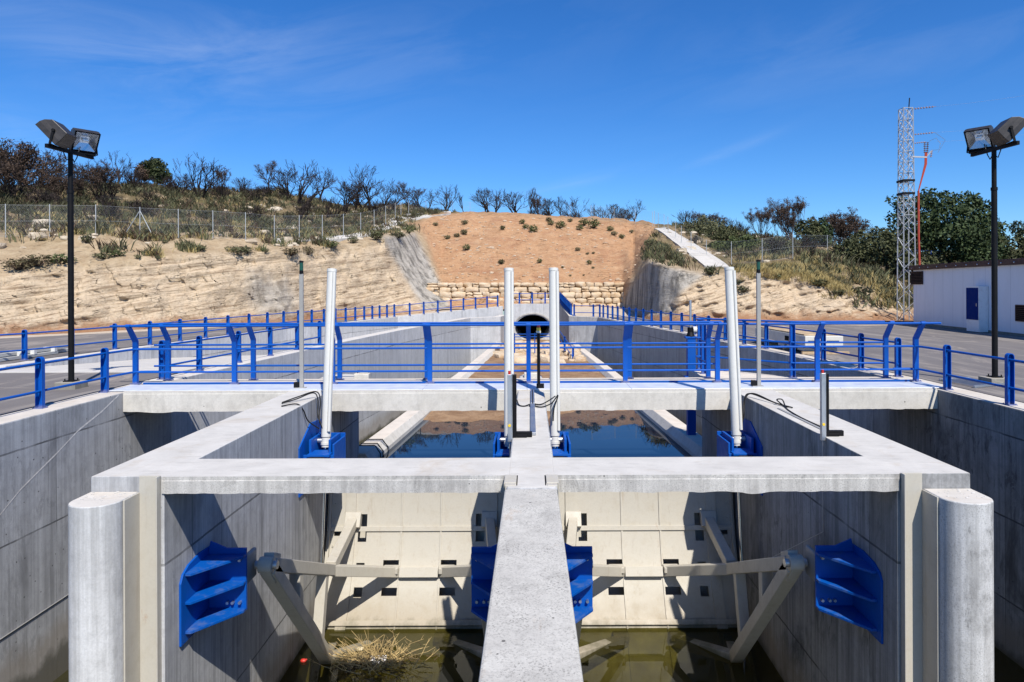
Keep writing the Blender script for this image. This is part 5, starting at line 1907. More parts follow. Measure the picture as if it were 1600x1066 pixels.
# ------------------------------------------------------------------ things floating by the gate
rr = random.Random(5)
mb = MB()
cpt = Vector((-2.95, 12.75, -4.74))
for k in range(150):
    a, el = rr.uniform(0, 2 * pi), rr.uniform(.05, 1.35)
    L_ = rr.uniform(.22, .62)
    st = cpt + Vector((rr.gauss(0, .30), rr.gauss(0, .18), rr.uniform(-.02, .08)))
    d = Vector((cos(a) * cos(el) * 1.3, sin(a) * cos(el) * .7, sin(el)))
    q = st + d * L_ * .55 + Vector((rr.gauss(0, .03), rr.gauss(0, .03), 0))
    e = st + d * L_ + Vector((rr.gauss(0, .06), rr.gauss(0, .06), rr.gauss(0, .03)))
    mb.tube([st, q, e], [.007, .005, .003], 3, False)
    for j in range(2):
        mb.tube([q.lerp(e, rr.random()), q.lerp(e, rr.random()) + Vector((rr.gauss(0, .08), rr.gauss(0, .06), rr.uniform(0, .1)))], [.004, .002], 3, False)
deb = MB()
for k in range(160):
    a = rr.uniform(0, 2 * pi)
    st = cpt + Vector((rr.gauss(0, .42), rr.gauss(0, .22), rr.uniform(.0, .05)))
    deb.tube([st, st + Vector((cos(a) * .12, sin(a) * .09, rr.uniform(-.01, .04))), st + Vector((cos(a + .4) * .26, sin(a + .4) * .2, rr.uniform(-.01, .03)))], [.008, .006, .003], 3, False)
o = mb.build('dry_brush', plain('dry_twig', (.40, .29, .13), .85, .2, .45, 3))
tag(deb.build('wet_twigs', plain('wet_twig', (.085, .055, .025), .7, .3, .5, 3), o), kind='stuff')
tag(o, 'dead dry tumbleweed brush floating against the gate', 'brush')
def lump(name, px, py, sz, mat, label, cat, sc=(1, 1, .5), box=False):
    p = PG(px, py, -4.74)
    if box:
        mb = MB()
        mb.box(p.x - sz, p.x + sz, p.y - sz * .55, p.y + sz * .55, -4.77, -4.66)
        mb.box(p.x - sz * .9, p.x + sz * .2, p.y - sz * .5, p.y + sz * .3, -4.66, -4.64)
        o = mb.build(name, mat, bevel=.012)
        o.rotation_euler = (0, .05, .15)
    else:
        mb = MB()
        mb.sphere((p.x, p.y, -4.72), sz, 12, 8, sc=sc)
        mb.cyl((p.x + sz * .8, p.y, -4.71), (p.x + sz * 1.5, p.y + .01, -4.70), sz * .35, 8)
        o = mb.build(name, mat, smooth=40)
    return tag(o, label, cat)
lump('foam_block', 591, 1034, .15, paint('white_foam', (.80, .79, .80), .8), 'white foam block floating on the dark water in front of the gate', 'foam block', box=True)
lump('plastic_bottle', 474, 1034, .045, paint('red_plastic', (.5, .03, .02), .4), 'small red plastic bottle floating in the shadow by the gate arm', 'bottle', sc=(1.3, 1, .8))
lump('plastic_bottle', 562, 1016, .05, paint('yellow_plastic', (.62, .55, .38), .5), 'small pale yellow bottle floating at the edge of the dry brush', 'bottle', sc=(1.3, 1, .8))

# ------------------------------------------------------------------ vegetation
def leaf_mat(name, stops, rough=.7, trans=.25):
    m = M(name, rough, .25)
    isl = m.geo.outputs['Random Per Island']
    big = m.noise(m.pos, .9, 4, .6)
    v = m.math('ADD', m.math('MULTIPLY', isl, .6), m.math('MULTIPLY', m.rng(big, .3, .7), .4))
    m.color(m.ramp(v, stops))
    return m.m
MT['oak'] = leaf_mat('oak_leaves', [(0, (.018, .030, .012)), (.5, (.035, .055, .018)), (1, (.070, .095, .032))])
MT['olive'] = leaf_mat('olive_leaves', [(0, (.030, .034, .014)), (.5, (.060, .066, .026)), (1, (.11, .11, .048))])
MT['scorch'] = leaf_mat('scorched_leaves', [(0, (.030, .019, .013)), (.5, (.065, .042, .029)), (1, (.125, .085, .060))])
MT['pine'] = leaf_mat('pine_needles', [(0, (.016, .024, .010)), (.5, (.035, .048, .018)), (1, (.075, .085, .03))])
MT['shrub'] = leaf_mat('shrub_leaves', [(0, (.040, .055, .018)), (.5, (.075, .095, .032)), (1, (.13, .14, .055))])
MT['scrubgrey'] = leaf_mat('grey_green_scrub', [(0, (.050, .055, .028)), (.5, (.10, .105, .05)), (1, (.18, .17, .085))])
MT['straw'] = leaf_mat('straw_grass', [(0, (.20, .145, .05)), (.5, (.34, .26, .10)), (1, (.50, .41, .20))])

def leaf_quads(mb, blobs, n, size, rr, shell=.55, hang=.0, aspect=.55):
    """leaf-sized faces spread through a set of ellipsoids (cx,cy,cz,rx,ry,rz)"""
    tot = sum(b[3] * b[4] * b[5] for b in blobs)
    for b in blobs:
        k = max(6, int(n * b[3] * b[4] * b[5] / tot))
        for i in range(k):
            d = Vector((rr.gauss(0, 1), rr.gauss(0, 1), rr.gauss(0, 1))).normalized()
            rad = rr.uniform(shell, 1.0) ** .7 * rr.uniform(.88, 1.12)
            c = Vector((b[0] + d.x * b[3] * rad, b[1] + d.y * b[4] * rad, b[2] + d.z * b[5] * rad))
            nrm = (d * .6 + Vector((rr.gauss(0, .7), rr.gauss(0, .7), rr.gauss(0, .7) + .25))).normalized()
            t = nrm.orthogonal().normalized()
            t = (Matrix.Rotation(rr.uniform(0, 2 * pi), 3, nrm) @ t)
            u = nrm.cross(t)
            s_ = size * rr.uniform(.6, 1.35)
            mb.add([c - t * s_, c + u * s_ * aspect, c + t * s_, c - u * s_ * aspect], [(0, 1, 2, 3)])
def branches(mb, p, d, L_, r_, lev, rr, spread=.55, tips=None, up=.12, kink=.16):
    """recursive twigs"""
    n = 3 if lev > 1 else 2
    pts, rs = [p], [r_]
    q, dd = Vector(p), d.copy()
    for i in range(n):
        dd = (dd + Vector((rr.gauss(0, kink), rr.gauss(0, kink), rr.gauss(0, kink) + up * .4))).normalized()
        q = q + dd * L_ / n
        pts.append(q.copy())
        rs.append(r_ * (1 - .5 * (i + 1) / n))
    mb.tube(pts, [max(q_, .011) for q_ in rs], 5 if lev > 3 else (4 if lev > 2 else 3), False)
    if lev <= 1:
        if tips is not None: tips.append(q.copy())
        return
    k = rr.choice([2, 3, 3]) if lev > 2 else rr.choice([3, 3, 4])
    for i in range(k):
        t = 1.0 if i == 0 else rr.uniform(.35, .95)
        j = min(int(t * n), n - 1)
        b = pts[j].lerp(pts[j + 1], t * n - j)
        ax = Vector((rr.gauss(0, 1), rr.gauss(0, 1), rr.gauss(0, .6)))
        nd = (dd + ax.normalized() * spread * rr.uniform(.7, 1.5) + Vector((0, 0, up))).normalized()
        branches(mb, b, nd, L_ * rr.uniform(.60, .82), rs[j + 1] * .72, lev - 1, rr, spread, tips, up, kink)
def bare_proto(seed, h, stems=1, lev=5, spread=.55, leaves=0, leaf='scorch', bark='bark', lsize=.10, up=.12, r0=.085):
    """burnt tree standing at the origin: (stem mesh, twig mesh, leaf mesh or None)"""
    rr = random.Random(seed)
    tr, tw = MB(), MB()
    tips = []
    for s_ in range(stems):
        lean = .18 if stems == 1 else .42
        d = Vector((rr.gauss(0, lean), rr.gauss(0, lean), 1)).normalized()
        p = Vector((rr.gauss(0, .12), rr.gauss(0, .12), -.25)) if stems > 1 else Vector((0, 0, -.25))
        H0 = h * (.34 if stems == 1 else .28)
        q = p + d * H0 * .5
        e = p + d * H0 + Vector((rr.gauss(0, .06), rr.gauss(0, .06), 0)) * h * .3
        rb = r0 * (1 if stems == 1 else .65)
        tr.tube([p, q, e], [rb * 1.15, rb * .9, rb * .75], 6)
        for k in range(3 if stems == 1 else 2):
            nd = (d + Vector((rr.gauss(0, 1), rr.gauss(0, 1), rr.gauss(0, .3))).normalized() * spread * 1.1).normalized()
            branches(tw, q.lerp(e, rr.uniform(.5, 1)), nd, h * .30, rb * .62, lev - 1, rr, spread, tips, up)
        branches(tw, e, (e - q).normalized(), h * .30, rb * .7, lev - 1, rr, spread, tips, up)
    zmax = max(v[2] for v in tw.v)
    k = h / zmax
    for M_ in (tr, tw): M_.v = [(a * k, b * k, c * k) for a, b, c in M_.v]
    lm = None
    if leaves:
        lb = MB()
        for i in range(leaves):
            c = rr.choice(tips) * k
            leaf_quads(lb, [(c.x, c.y, c.z, .26 * h / 4, .26 * h / 4, .22 * h / 4)], 9, lsize, rr, .1)
        lm = lb.mesh('leaves', MT[leaf])
    return tr.mesh('trunk', MT[bark], 60), tw.mesh('branches', MT[bark], 60), lm
TREES = []       # (px, order data) gathered so labels can count along the skyline
def plant(name, px, base, h, proto, rot, group, cat, wide=1.0):
    """proto meshes were built for height ph"""
    tr, tw, lm, ph = proto
    root = thing(name, None, cat, base, group)
    k = h / ph
    for nm, me_ in (('trunk', tr), ('branches', tw), ('leaves', lm)):
        if me_ is None: continue
        o = bpy.data.objects.new(nm, me_)
        COL.objects.link(o)
        o.parent = root
        o.scale = (k * wide, k * wide, k)
        o.rotation_euler = (0, 0, rot)
    return root
BP = {}
def proto(key, *a, **kw):
    BP[key] = bare_proto(*a, **kw) + (a[1],)
proto('bare1', 21, 4.6, 1, 6, .55, r0=0.145)
proto('bare2', 22, 4.0, 1, 6, .62, r0=0.131)
proto('bare3', 23, 3.6, 3, 5, .5, r0=0.123)
proto('bare4', 24, 3.0, 4, 5, .55, r0=0.116)
proto('thin1', 25, 3.6, 1, 5, .38, r0=0.087, up=.3)
proto('brush1', 26, 2.4, 6, 4, .6, r0=0.087)
proto('brush2', 27, 2.0, 7, 4, .75, r0=0.080)
proto('brown1', 28, 3.6, 1, 6, .5, leaves=260, lsize=.036, bark='bark', r0=.09)
proto('brown2', 29, 3.2, 4, 5, .45, leaves=420, lsize=.038, bark='barkbrown', r0=.08, up=.25)
proto('browncone', 30, 4.2, 5, 5, .34, leaves=900, lsize=.042, bark='barkbrown', r0=.09, up=.3)
proto('brownbush', 31, 3.0, 6, 5, .65, leaves=700, lsize=.042, bark='bark', r0=.07)

skyline = [  # px, row s, height px, prototype
    (6, 3.85, 58, 'brownbush'), (36, 3.55, 78, 'brownbush'), (62, 3.9, 62, 'bare3'), (88, 3.9, 40, 'bare4'), (128, 3.92, 38, 'bare3'), (148, 3.95, 42, 'bare3'), (165, 3.9, 34, 'bare4'),
    (184, 3.88, 54, 'bare2'), (204, 3.9, 28, 'brush1'), (262, 3.85, 26, 'brush1'), (288, 3.9, 26, 'bare4'), (310, 3.45, 64, 'bare3'), (333, 3.9, 24, 'brush1'), (352, 3.9, 30, 'brown2'), (380, 3.85, 24, 'bare4'),
    (421, 3.92, 46, 'brown1'), (452, 3.65, 46, 'bare4'), (467, 3.45, 66, 'bare3'), (500, 3.7, 52, 'bare2'), (538, 3.5, 44, 'bare4'), (556, 3.6, 52, 'bare3'), (581, 3.75, 68, 'bare1'), (600, 3.6, 48, 'bare3'), (562, 3.9, 36, 'bare4'),
    (637, 3.75, 44, 'brown1'), (655, 3.9, 30, 'bare4'), (670, 3.95, 32, 'bare2'), (698, 3.9, 42, 'bare3'), (726, 3.95, 28, 'thin1'), (762, 3.9, 36, 'bare4'), (776, 3.95, 36, 'bare3'), (806, 3.95, 34, 'bare4'), (830, 3.9, 42, 'thin1'), (843, 3.9, 32, 'brown2'), (860, 3.95, 30, 'bare4'),
    (879, 3.95, 32, 'thin1'), (902, 3.9, 38, 'bare3'), (924, 3.95, 30, 'bare2'), (938, 3.95, 24, 'brush1'), (955, 3.95, 30, 'bare4'), (991, 3.85, 38, 'bare2'), (975, 3.97, 24, 'brush2'), (1075, 3.75, 26, 'brush1'), (1092, 3.7, 26, 'brown2'), (1112, 3.7, 28, 'brownbush'), (1138, 3.8, 24, 'brush1'), (1160, 3.8, 22, 'brush2'),
    (1188, 3.75, 44, 'browncone'), (1221, 3.7, 44, 'browncone'), (1243, 3.6, 66, 'browncone'), (1308, 3.6, 58, 'brownbush'), (1334, 3.7, 54, 'brownbush'),
    (118, 3.4, 40, 'bare4'), (156, 3.1, 52, 'brownbush'), (215, 3.5, 30, 'brush1'), (280, 3.5, 28, 'brush2'), (20, 3.1, 60, 'brownbush'), (90, 3.1, 44, 'brownbush'), (345, 3.5, 26, 'brush1'), (400, 3.5, 24, 'brush2'), (520, 3.2, 34, 'brush1'), (590, 3.2, 26, 'brush2'), (612, 3.4, 26, 'brush1'), (470, 3.0, 34, 'bare4')]
rr = random.Random(17)
LATER = []
for px, s_, hp, key in sorted(skyline):
    b = on_hill(px, s_)
    h_ = hp * 1.12 * b.y / F
    nm = 'burnt_shrub' if key.startswith('brush') else 'burnt_tree'
    o = plant(nm, px, b - Vector((0, 0, .1)), h_, BP[key], rr.uniform(0, 6.28), 'burnt trees along the hill crest' if nm == 'burnt_tree' else 'burnt shrubs on the hill', 'tree' if nm == 'burnt_tree' else 'shrub', 1.15 if key in ('bare3', 'bare4', 'brownbush', 'brush1', 'brush2') else 1.0)
    LATER.append((px, s_, nm, key, o))
# random extra low burnt shrubs across the slope
for k in range(46):
    px = rr.choice([rr.uniform(-20, 640), rr.uniform(-20, 420), rr.uniform(680, 1000), rr.uniform(1060, 1320)])
    s_ = rr.uniform(2.5, 3.95) if not 640 < px < 1010 else rr.uniform(3.7, 4.0)
    b = on_hill(px, s_)
    key = rr.choice(['brush1', 'brush2', 'brush2'])
    o = plant('burnt_shrub', px, b - Vector((0, 0, .1)), rr.uniform(.9, 1.9), BP[key], rr.uniform(0, 6.28), 'burnt shrubs on the hill', 'shrub', 1.2)
    LATER.append((px, s_, 'burnt_shrub', key, o))
ORD = ['first', 'second', 'third', 'fourth', 'fifth', 'sixth', 'seventh', 'eighth', 'ninth', 'tenth', 'eleventh', 'twelfth', 'thirteenth', 'fourteenth', 'fifteenth', 'sixteenth', 'seventeenth', 'eighteenth', 'nineteenth', 'twentieth']
LOOK = {'bare1': 'broad bare black tree', 'bare2': 'forked bare black tree', 'bare3': 'many stemmed bare black tree', 'bare4': 'low bare black tree', 'thin1': 'slim bare tree', 'brown1': 'burnt rust leaved tree', 'brown2': 'small scorched brown tree',
        'browncone': 'upright scorched brown tree', 'brownbush': 'wide scorched brown bush tree', 'brush1': 'charred leafless shrub', 'brush2': 'low spreading charred shrub'}
def zone(px, s_):
    if px < 230: return 'on the crest, far left' if s_ > 3.6 else 'on the slope, far left'
    if px < 640: return 'on the tan cliff crest' if s_ > 3.6 else 'on the slope above the tan cliff'
    if px < 1020: return 'on the red slope crest'
    return 'on the right bank crest' if s_ > 3.6 else 'above the right bank'
groups = {}
for px, s_, nm, key, o in sorted(LATER, key=lambda q: q[0]):
    groups.setdefault((key, zone(px, s_)), []).append(o)
for (key, zn), os_ in groups.items():
    for i, o in enumerate(os_):
        if len(os_) == 1: o['label'] = f'{LOOK[key]} {zn}'
        else: o['label'] = f'{LOOK[key]} {zn}, {ORD[i] if i < 20 else "last"} from the left'

def crown_tree(name, base, h, w, blobs, n, size, leaf, label, trunk_r=.16, stems=2, seed=1, group=None, shell=.5):
    rr = random.Random(seed)
    root = thing(name, label, 'tree' if h > 2.2 else 'shrub', base, group)
    B = [(base.x + a * w, base.y + b * w, base.z + c * h, d * w, d * w * .9, e * h) for a, b, c, d, e in blobs]
    mb = MB()
    for k in range(stems):
        p = Vector(base) + Vector((rr.gauss(0, .1), rr.gauss(0, .1), -.3))
        t = rr.choice(B)
        e = Vector((t[0], t[1], t[2]))
        mid = p.lerp(e, .5) + Vector((rr.gauss(0, .1), rr.gauss(0, .1), .15)) * w * .3
        mb.tube([p, mid, e], [trunk_r, trunk_r * .75, trunk_r * .4], 7)
    for t in B:
        p = Vector(base) + Vector((0, 0, h * .3))
        e = Vector(t[:3])
        mb.tube([p, p.lerp(e, .5) + Vector((rr.gauss(0, .12), rr.gauss(0, .12), .1)), e], [trunk_r * .55, trunk_r * .35, trunk_r * .15], 5)
    mb.build('trunk', MT['bark'], root, smooth=60)
    mb = MB()
    subs = []
    for t in B:
        subs.append((t[0], t[1], t[2], t[3] * .82, t[4] * .82, t[5] * .82))
        for k in range(9):
            d = Vector((rr.gauss(0, 1), rr.gauss(0, 1), rr.gauss(0, 1))).normalized()
            q = rr.uniform(.22, .40)
            subs.append((t[0] + d.x * t[3] * .92, t[1] + d.y * t[4] * .92, t[2] + d.z * t[5] * .92, t[3] * q, t[4] * q, t[5] * q))
    leaf_quads(mb, subs, n, size, rr, shell)
    mb.build('crown', MT[leaf], root)
    return root
b = on_hill(241, 3.93)
crown_tree('pine_tree', b, 46 * b.y / F * 1.02, 58 * b.y / F, [(-.20, 0, .56, .24, .30), (.05, .0, .70, .28, .30), (.26, 0, .46, .22, .30), (.12, -.1, .42, .26, .28), (-.05, .1, .85, .2, .14)], 5200, .14, 'pine', 'round green tree with a browned flank on the crest above the fence', .16, 3, 4)
# scorched half of that tree
rr = random.Random(8)
mb = MB()
w_, h_ = 58 * b.y / F, 47 * b.y / F
leaf_quads(mb, [(b.x - .27 * w_, b.y - .10 * w_, b.z + .50 * h_, .20 * w_, .16 * w_, .27 * h_), (b.x - .14 * w_, b.y - .16 * w_, b.z + .40 * h_, .18 * w_, .14 * w_, .2 * h_)], 1500, .14, rr, .4)
pine = [o for o in COL.objects if o.name == 'pine_tree'][0]
mb.build('scorched_leaves', MT['scorch'], pine)
def big(px, s_, top, wpx, blobs, n, size, leaf, label, seed, name='broadleaf_tree', **kw):
    b = on_hill(px, s_)
    py0 = proj(b)[1]
    return crown_tree(name, b, (py0 - top) * b.y / F, wpx * b.y / F, blobs, n, size, leaf, label, seed=seed, **kw)
OAK = [(-.26, 0, .76, .19, .17), (-.02, .05, .84, .22, .16), (.22, 0, .82, .20, .15), (.34, .0, .68, .18, .16), (.02, -.15, .58, .30, .24), (-.26, -.1, .50, .24, .24), (.28, -.1, .42, .26, .26), (0, -.25, .30, .34, .26), (-.36, 0, .26, .2, .22), (.40, -.1, .24, .2, .2), (-.40, 0, .83, .09, .07), (.42, 0, .78, .10, .08)]
big(1468, 2.9, 293, 170, OAK, 15000, .17, 'oak', 'big dark green oak tree behind the white building and the tower', 2, trunk_r=.3, stems=4)
BUSH = [(-.3, 0, .55, .3, .35), (.05, 0, .66, .32, .36), (.32, 0, .5, .28, .34), (0, -.2, .36, .4, .32)]
big(1262, 2.9, 340, 40, BUSH, 1900, .13, 'olive', 'green bushy tree beside the upright scorched brown tree, right bank', 5)
big(1284, 3.0, 338, 34, BUSH, 1700, .13, 'oak', 'dark green bushy tree between the brown trees above the right bank', 6)
big(1368, 2.7, 352, 70, BUSH, 3200, .14, 'olive', 'wide olive green bush left of the lattice tower', 7)
big(1398, 2.2, 352, 60, BUSH, 2600, .14, 'olive', 'olive bush directly behind the lattice tower', 9)
big(1335, 2.4, 372, 60, BUSH, 2600, .13, 'olive', 'olive bush below the scorched bushes, left of the lattice tower', 10)
big(1530, 2.4, 352, 70, BUSH, 2800, .14, 'oak', 'dark green bush at the right foot of the big oak', 11)
big(1580, 2.5, 366, 90, BUSH, 2600, .14, 'olive', 'brownish olive bush over the white building roof, right of the lamp post', 12)
big(1562, 3.4, 343, 22, [(-.1, 0, .85, .35, .14), (.2, 0, .55, .4, .18)], 700, .13, 'pine', 'small dark umbrella pine right of the right lamp post', 13, name='pine_tree')
big(1594, 3.4, 343, 30, [(-.1, 0, .82, .45, .18), (.2, 0, .6, .4, .18)], 800, .13, 'pine', 'small dark umbrella pine at the right edge over the roof', 14, name='pine_tree')
big(1440, 2.0, 390, 60, BUSH, 2200, .14, 'olive', 'low olive bush between the lattice tower and the white building', 15)
big(1100, 3.4, 338, 56, BUSH, 2200, .13, 'scrubgrey', 'wide grey green bush at the crest above the concrete ditch', 16)
big(1135, 3.0, 352, 56, BUSH, 2200, .13, 'olive', 'olive bush on the right slope just past the concrete ditch', 18)
big(1165, 2.7, 366, 52, BUSH, 2000, .12, 'shrub', 'green bush on the right slope below the scorched trees', 19)
big(1215, 2.7, 372, 50, BUSH, 1800, .12, 'scrubgrey', 'grey green bush at the foot of the upright scorched trees', 20)
big(1128, 2.7, 374, 36, BUSH, 1500, .11, 'shrub', 'small green bush touching the fence by the concrete ditch', 21)

# small shrubs: one prototype of each, then copies
def shrub_proto(name, seed, leaf, n=260, size=.075, twigs=22):
    rr = random.Random(seed)
    a, bm_ = MB(), MB()
    for k in range(twigs):
        d = Vector((rr.gauss(0, .7), rr.gauss(0, .7), 1)).normalized()
        a.tube([(0, 0, -.1), tuple(d * .35), tuple(d * rr.uniform(.55, .85))], [.012, .009, .004], 3, False)
    leaf_quads(bm_, [(0, 0, .40, .5, .5, .42), (.25, .1, .35, .3, .3, .3), (-.25, -.1, .38, .3, .3, .3), (.05, -.25, .45, .3, .3, .35)], n, size, rr, .35)
    return a.mesh('stems', MT['barkbrown'], 60), bm_.mesh('leaves', MT[leaf])
MT['dryshrub'] = leaf_mat('dry_shrub_leaves', [(0, (.045, .038, .018)), (.5, (.095, .08, .038)), (1, (.18, .145, .075))])
SP = [shrub_proto('a', 51, 'shrub'), shrub_proto('b', 52, 'scrubgrey'), shrub_proto('c', 53, 'olive', 300), shrub_proto('d', 54, 'dryshrub', 300, .06, 40)]
def shrub(px, py, wpx, k, label, group, rot=0):
    p = hit(px, py, -.5)
    root = thing('shrub', label, 'shrub', p, group)
    s_ = wpx * p.y / F
    for nm, me_ in zip(('stems', 'leaves'), SP[k]):
        o = bpy.data.objects.new(nm, me_)
        COL.objects.link(o)
        o.parent = root
        o.scale = (s_, s_, s_ * .85)
        o.rotation_euler = (0, 0, rot)
    return root
redsh = [(816, 350, 11, 0), (821, 358, 12, 0), (834, 363, 17, 0), (858, 346, 10, 2), (861, 352, 12, 0), (875, 357, 18, 0), (891, 347, 9, 1), (911, 353, 17, 0), (926, 357, 22, 0), (906, 360, 13, 0), (955, 361, 12, 0), (961, 368, 11, 1), (972, 373, 11, 0), (987, 364, 8, 1),
         (904, 392, 9, 1), (843, 411, 10, 0), (921, 413, 10, 0), (919, 398, 6, 1), (926, 397, 6, 1), (926, 420, 6, 1), (892, 432, 5, 1), (682, 353, 9, 1), (726, 351, 12, 1), (787, 359, 10, 2), (725, 367, 13, 2), (715, 371, 10, 2), (700, 374, 11, 1), (729, 391, 14, 0), (782, 413, 12, 2), (912, 431, 4, 1), (880, 419, 5, 1)]
rr = random.Random(31)
redsh.sort()
for i, (px, py, w_, k) in enumerate(redsh):
    size = 'large' if w_ > 15 else ('medium' if w_ > 10 else 'small')
    lab = {0: 'green tuft', 1: 'grey green tuft', 2: 'olive tuft'}[k]
    row = 'near the top of' if py < 375 else ('half way up' if py < 405 else 'low on')
    shrub(px, py, w_, k, (size, lab, row), 'shrubs growing on the red slope', rr.uniform(0, 6))
cnt = {}
for o in [o for o in COL.objects if o.get('group') == 'shrubs growing on the red slope']:
    pass
grp = [o for o in COL.objects if o.name.startswith('shrub')]
grp.sort(key=lambda o: proj(o.location)[0])
byk = {}
for o in grp:
    byk.setdefault(tuple(o['label']), []).append(o)
for (size, lab, row), os_ in byk.items():
    for i, o in enumerate(os_):
        o['label'] = f'{size} {lab} {row} the red slope' + ('' if len(os_) == 1 else f', {ORD[i]} from the left')
other = [(135, 375, 22, 2, 'round dark green shrub at the fence foot right of the lamp post'), (312, 385, 34, 1, 'wide pale grey green shrub on the bench above the tan cliff'), (257, 378, 12, 1, 'small brownish shrub by the braced fence post'),
         (183, 395, 30, 0, 'yellow green shrub on the cliff edge right of the lamp post'), (162, 398, 34, 1, 'grey green shrub on the cliff edge beside the yellow green shrub'), (60, 404, 60, 2, 'broad dark olive shrub mass on the cliff edge left of the lamp post'), (92, 402, 50, 0, 'yellowish shrub on the cliff edge touching the lamp post'), (25, 410, 56, 2, 'dark olive shrub on the cliff edge at the left border'),
         (365, 388, 40, 1, 'brownish low shrub on the bench right of the pale shrub'), (390, 391, 22, 1, 'small brown shrub on the bench near the cliff corner'), (455, 391, 40, 2, 'dark low shrub on the bench above the cliff, below the path'), (480, 393, 26, 2, 'olive shrub right of the dark low shrub on the bench'), (515, 380, 32, 0, 'green shrub at the lower end of the concrete path'),
         (553, 376, 20, 1, 'small grey shrub beside the concrete path'), (588, 370, 26, 2, 'olive shrub at the head of the grey sprayed concrete'), (640, 361, 20, 0, 'green shrub at the top of the sprayed concrete by the red slope'), (620, 366, 30, 2, 'dark olive shrub along the top of the sprayed concrete'),
         (417, 392, 16, 0, 'small green shrub low on the bench'), (217, 402, 14, 1, 'small grey tuft on the cliff edge'), (247, 403, 12, 1, 'smaller grey tuft on the cliff edge near the bedding crack'), (1018, 382, 26, 1, 'straw tinted shrub on top of the shaded sprayed concrete'), (1036, 392, 22, 1, 'grey straw shrub beside the concrete ditch'), (1062, 400, 16, 2, 'dark small shrub on the tan ledge right of the sprayed concrete'),
         (1036, 408, 14, 1, 'small tuft on the tan ledge near the sprayed concrete edge'), (1110, 425, 26, 2, 'dark shrub hanging on the right bank below the ditch end'), (1162, 450, 34, 2, 'dark olive shrub on the right bank below the signal post'), (1150, 440, 30, 2, 'dark shrub at the top of the right bank below the ditch'), (1085, 408, 12, 1, 'tiny tuft on the tan ledge by the ditch'), (1278, 440, 36, 2, 'dark shrub hollow in the middle of the dry grass bank'), (1310, 455, 30, 1, 'grey shrub low in the dry grass right of the dark shrub'), (1345, 452, 40, 2, 'olive shrub at the lower right of the dry grass bank'), (1385, 450, 36, 1, 'grey green shrub left of the lattice tower foot'), (1215, 432, 24, 1, 'grey shrub at the left edge of the dry grass bank'), (1392, 425, 34, 0, 'green shrub just left of the lattice tower below the fence')]
for i, (px, py, w_, k, lab) in enumerate(other):
    dry = px < 500 and w_ > 20 and k == 2 and px != 135
    o = shrub(px, py + w_ * .2, w_ * .85, 3 if dry else k, lab, None, rr.uniform(0, 6))
    if w_ > 28:
        for ch in o.children: ch.scale.z *= .55

# uncountable scrub and dry grass over the slopes
def tufts(name, spots, mat, blades, rr, hmin, hmax, wid=.035, lean=.5):
    V, Fc = [], []
    for p in spots:
        hh_ = rr.uniform(hmin, hmax)
        for k in range(blades):
            a = rr.uniform(0, 2 * pi)
            l_ = abs(rr.gauss(0, lean))
            d = Vector((cos(a) * l_, sin(a) * l_, 1)).normalized()
            b0 = p + Vector((rr.gauss(0, .16), rr.gauss(0, .16), -.03)) * (hh_ / .5)
            L_ = hh_ * rr.uniform(.6, 1.15)
            sd = Vector((-sin(a + 1), cos(a + 1), 0)) * wid * rr.uniform(.6, 1.4)
            m_ = b0 + d * L_ * .55
            e = b0 + d * L_ + Vector((cos(a), sin(a), -.2)) * L_ * .2
            o = len(V)
            V += [b0 - sd * .6, b0 + sd * .6, m_ + sd, m_ - sd, e]
            Fc += [(o, o + 1, o + 2, o + 3), (o + 3, o + 2, o + 4)]
    mb = MB()
    mb.v = [tuple(v) for v in V]; mb.f = Fc; mb.mi = [0] * len(Fc)
    o = mb.build(name, mat)
    return tag(o, kind='stuff')
DITCH = [(1018, 352), (1046, 353), (1060, 366), (1090, 380), (1128, 402), (1150, 416), (1146, 426), (1090, 424), (1066, 404), (1048, 388), (1034, 374)]
def terr_fast(px, s_):
    col = grid_col(px)
    for i in range(len(ROWS) - 1):
        if ROWS[i] <= s_ < ROWS[i + 1]:
            t = (s_ - ROWS[i]) / (ROWS[i + 1] - ROWS[i])
            a, b_ = col[i], col[i + 1]
            return Vector(a[:3]).lerp(Vector(b_[:3]), t), a[3], a[4]
    return Vector(col[-1][:3]), 0, 0
rr = random.Random(77)
dark, grey, straw, brown = [], [], [], []
tries = 0
while tries < 15500:
    tries += 1
    px = rr.uniform(-260, 1900)
    s_ = rr.uniform(1.02, 4.15)
    if px > 1080 and rr.random() < .35: s_ = rr.uniform(.5, 2.4)
    p, rd, sh = terr_fast(px + rr.uniform(-1.5, 1.5), s_)
    if rd > .2 or sh > .3: continue
    if 1018 < px < 1150:
        qx, qy = proj(p)
        if soft(qx, qy, DITCH, 4) > .05: continue
    p = p + Vector((rr.uniform(-.15, .15), 0, 0))
    dens = mnoise.noise(p * .16) + .5 * mnoise.noise(p * .6)
    if px < 700:
        if s_ < 1.9 and dens < .34: continue
        if s_ >= 1.9 and dens < -.42: continue
        q = rr.random()
        if s_ < 2.5: (grey if q < .32 else (straw if q < .66 else (brown if q < .86 else dark))).append(p)
        else: (dark if q < .45 else (grey if q < .75 else (brown if q < .93 else straw))).append(p)
    else:
        if 1130 < px < 1420 and s_ < 2.0:
            if dens < -.05: continue
            if s_ < .95 + .35 * dens - (.45 if px > 1290 else 0): continue
            (straw if rr.random() < .66 else (grey if rr.random() < .6 else dark)).append(p)
        elif px > 1010:
            if s_ < 1.0: continue
            if dens < -.45: continue
            q = rr.random()
            (grey if q < .5 else (dark if q < .72 else (straw if q < .9 else brown))).append(p)
        elif s_ > 3.2:
            (grey if rr.random() < .6 else brown).append(p)
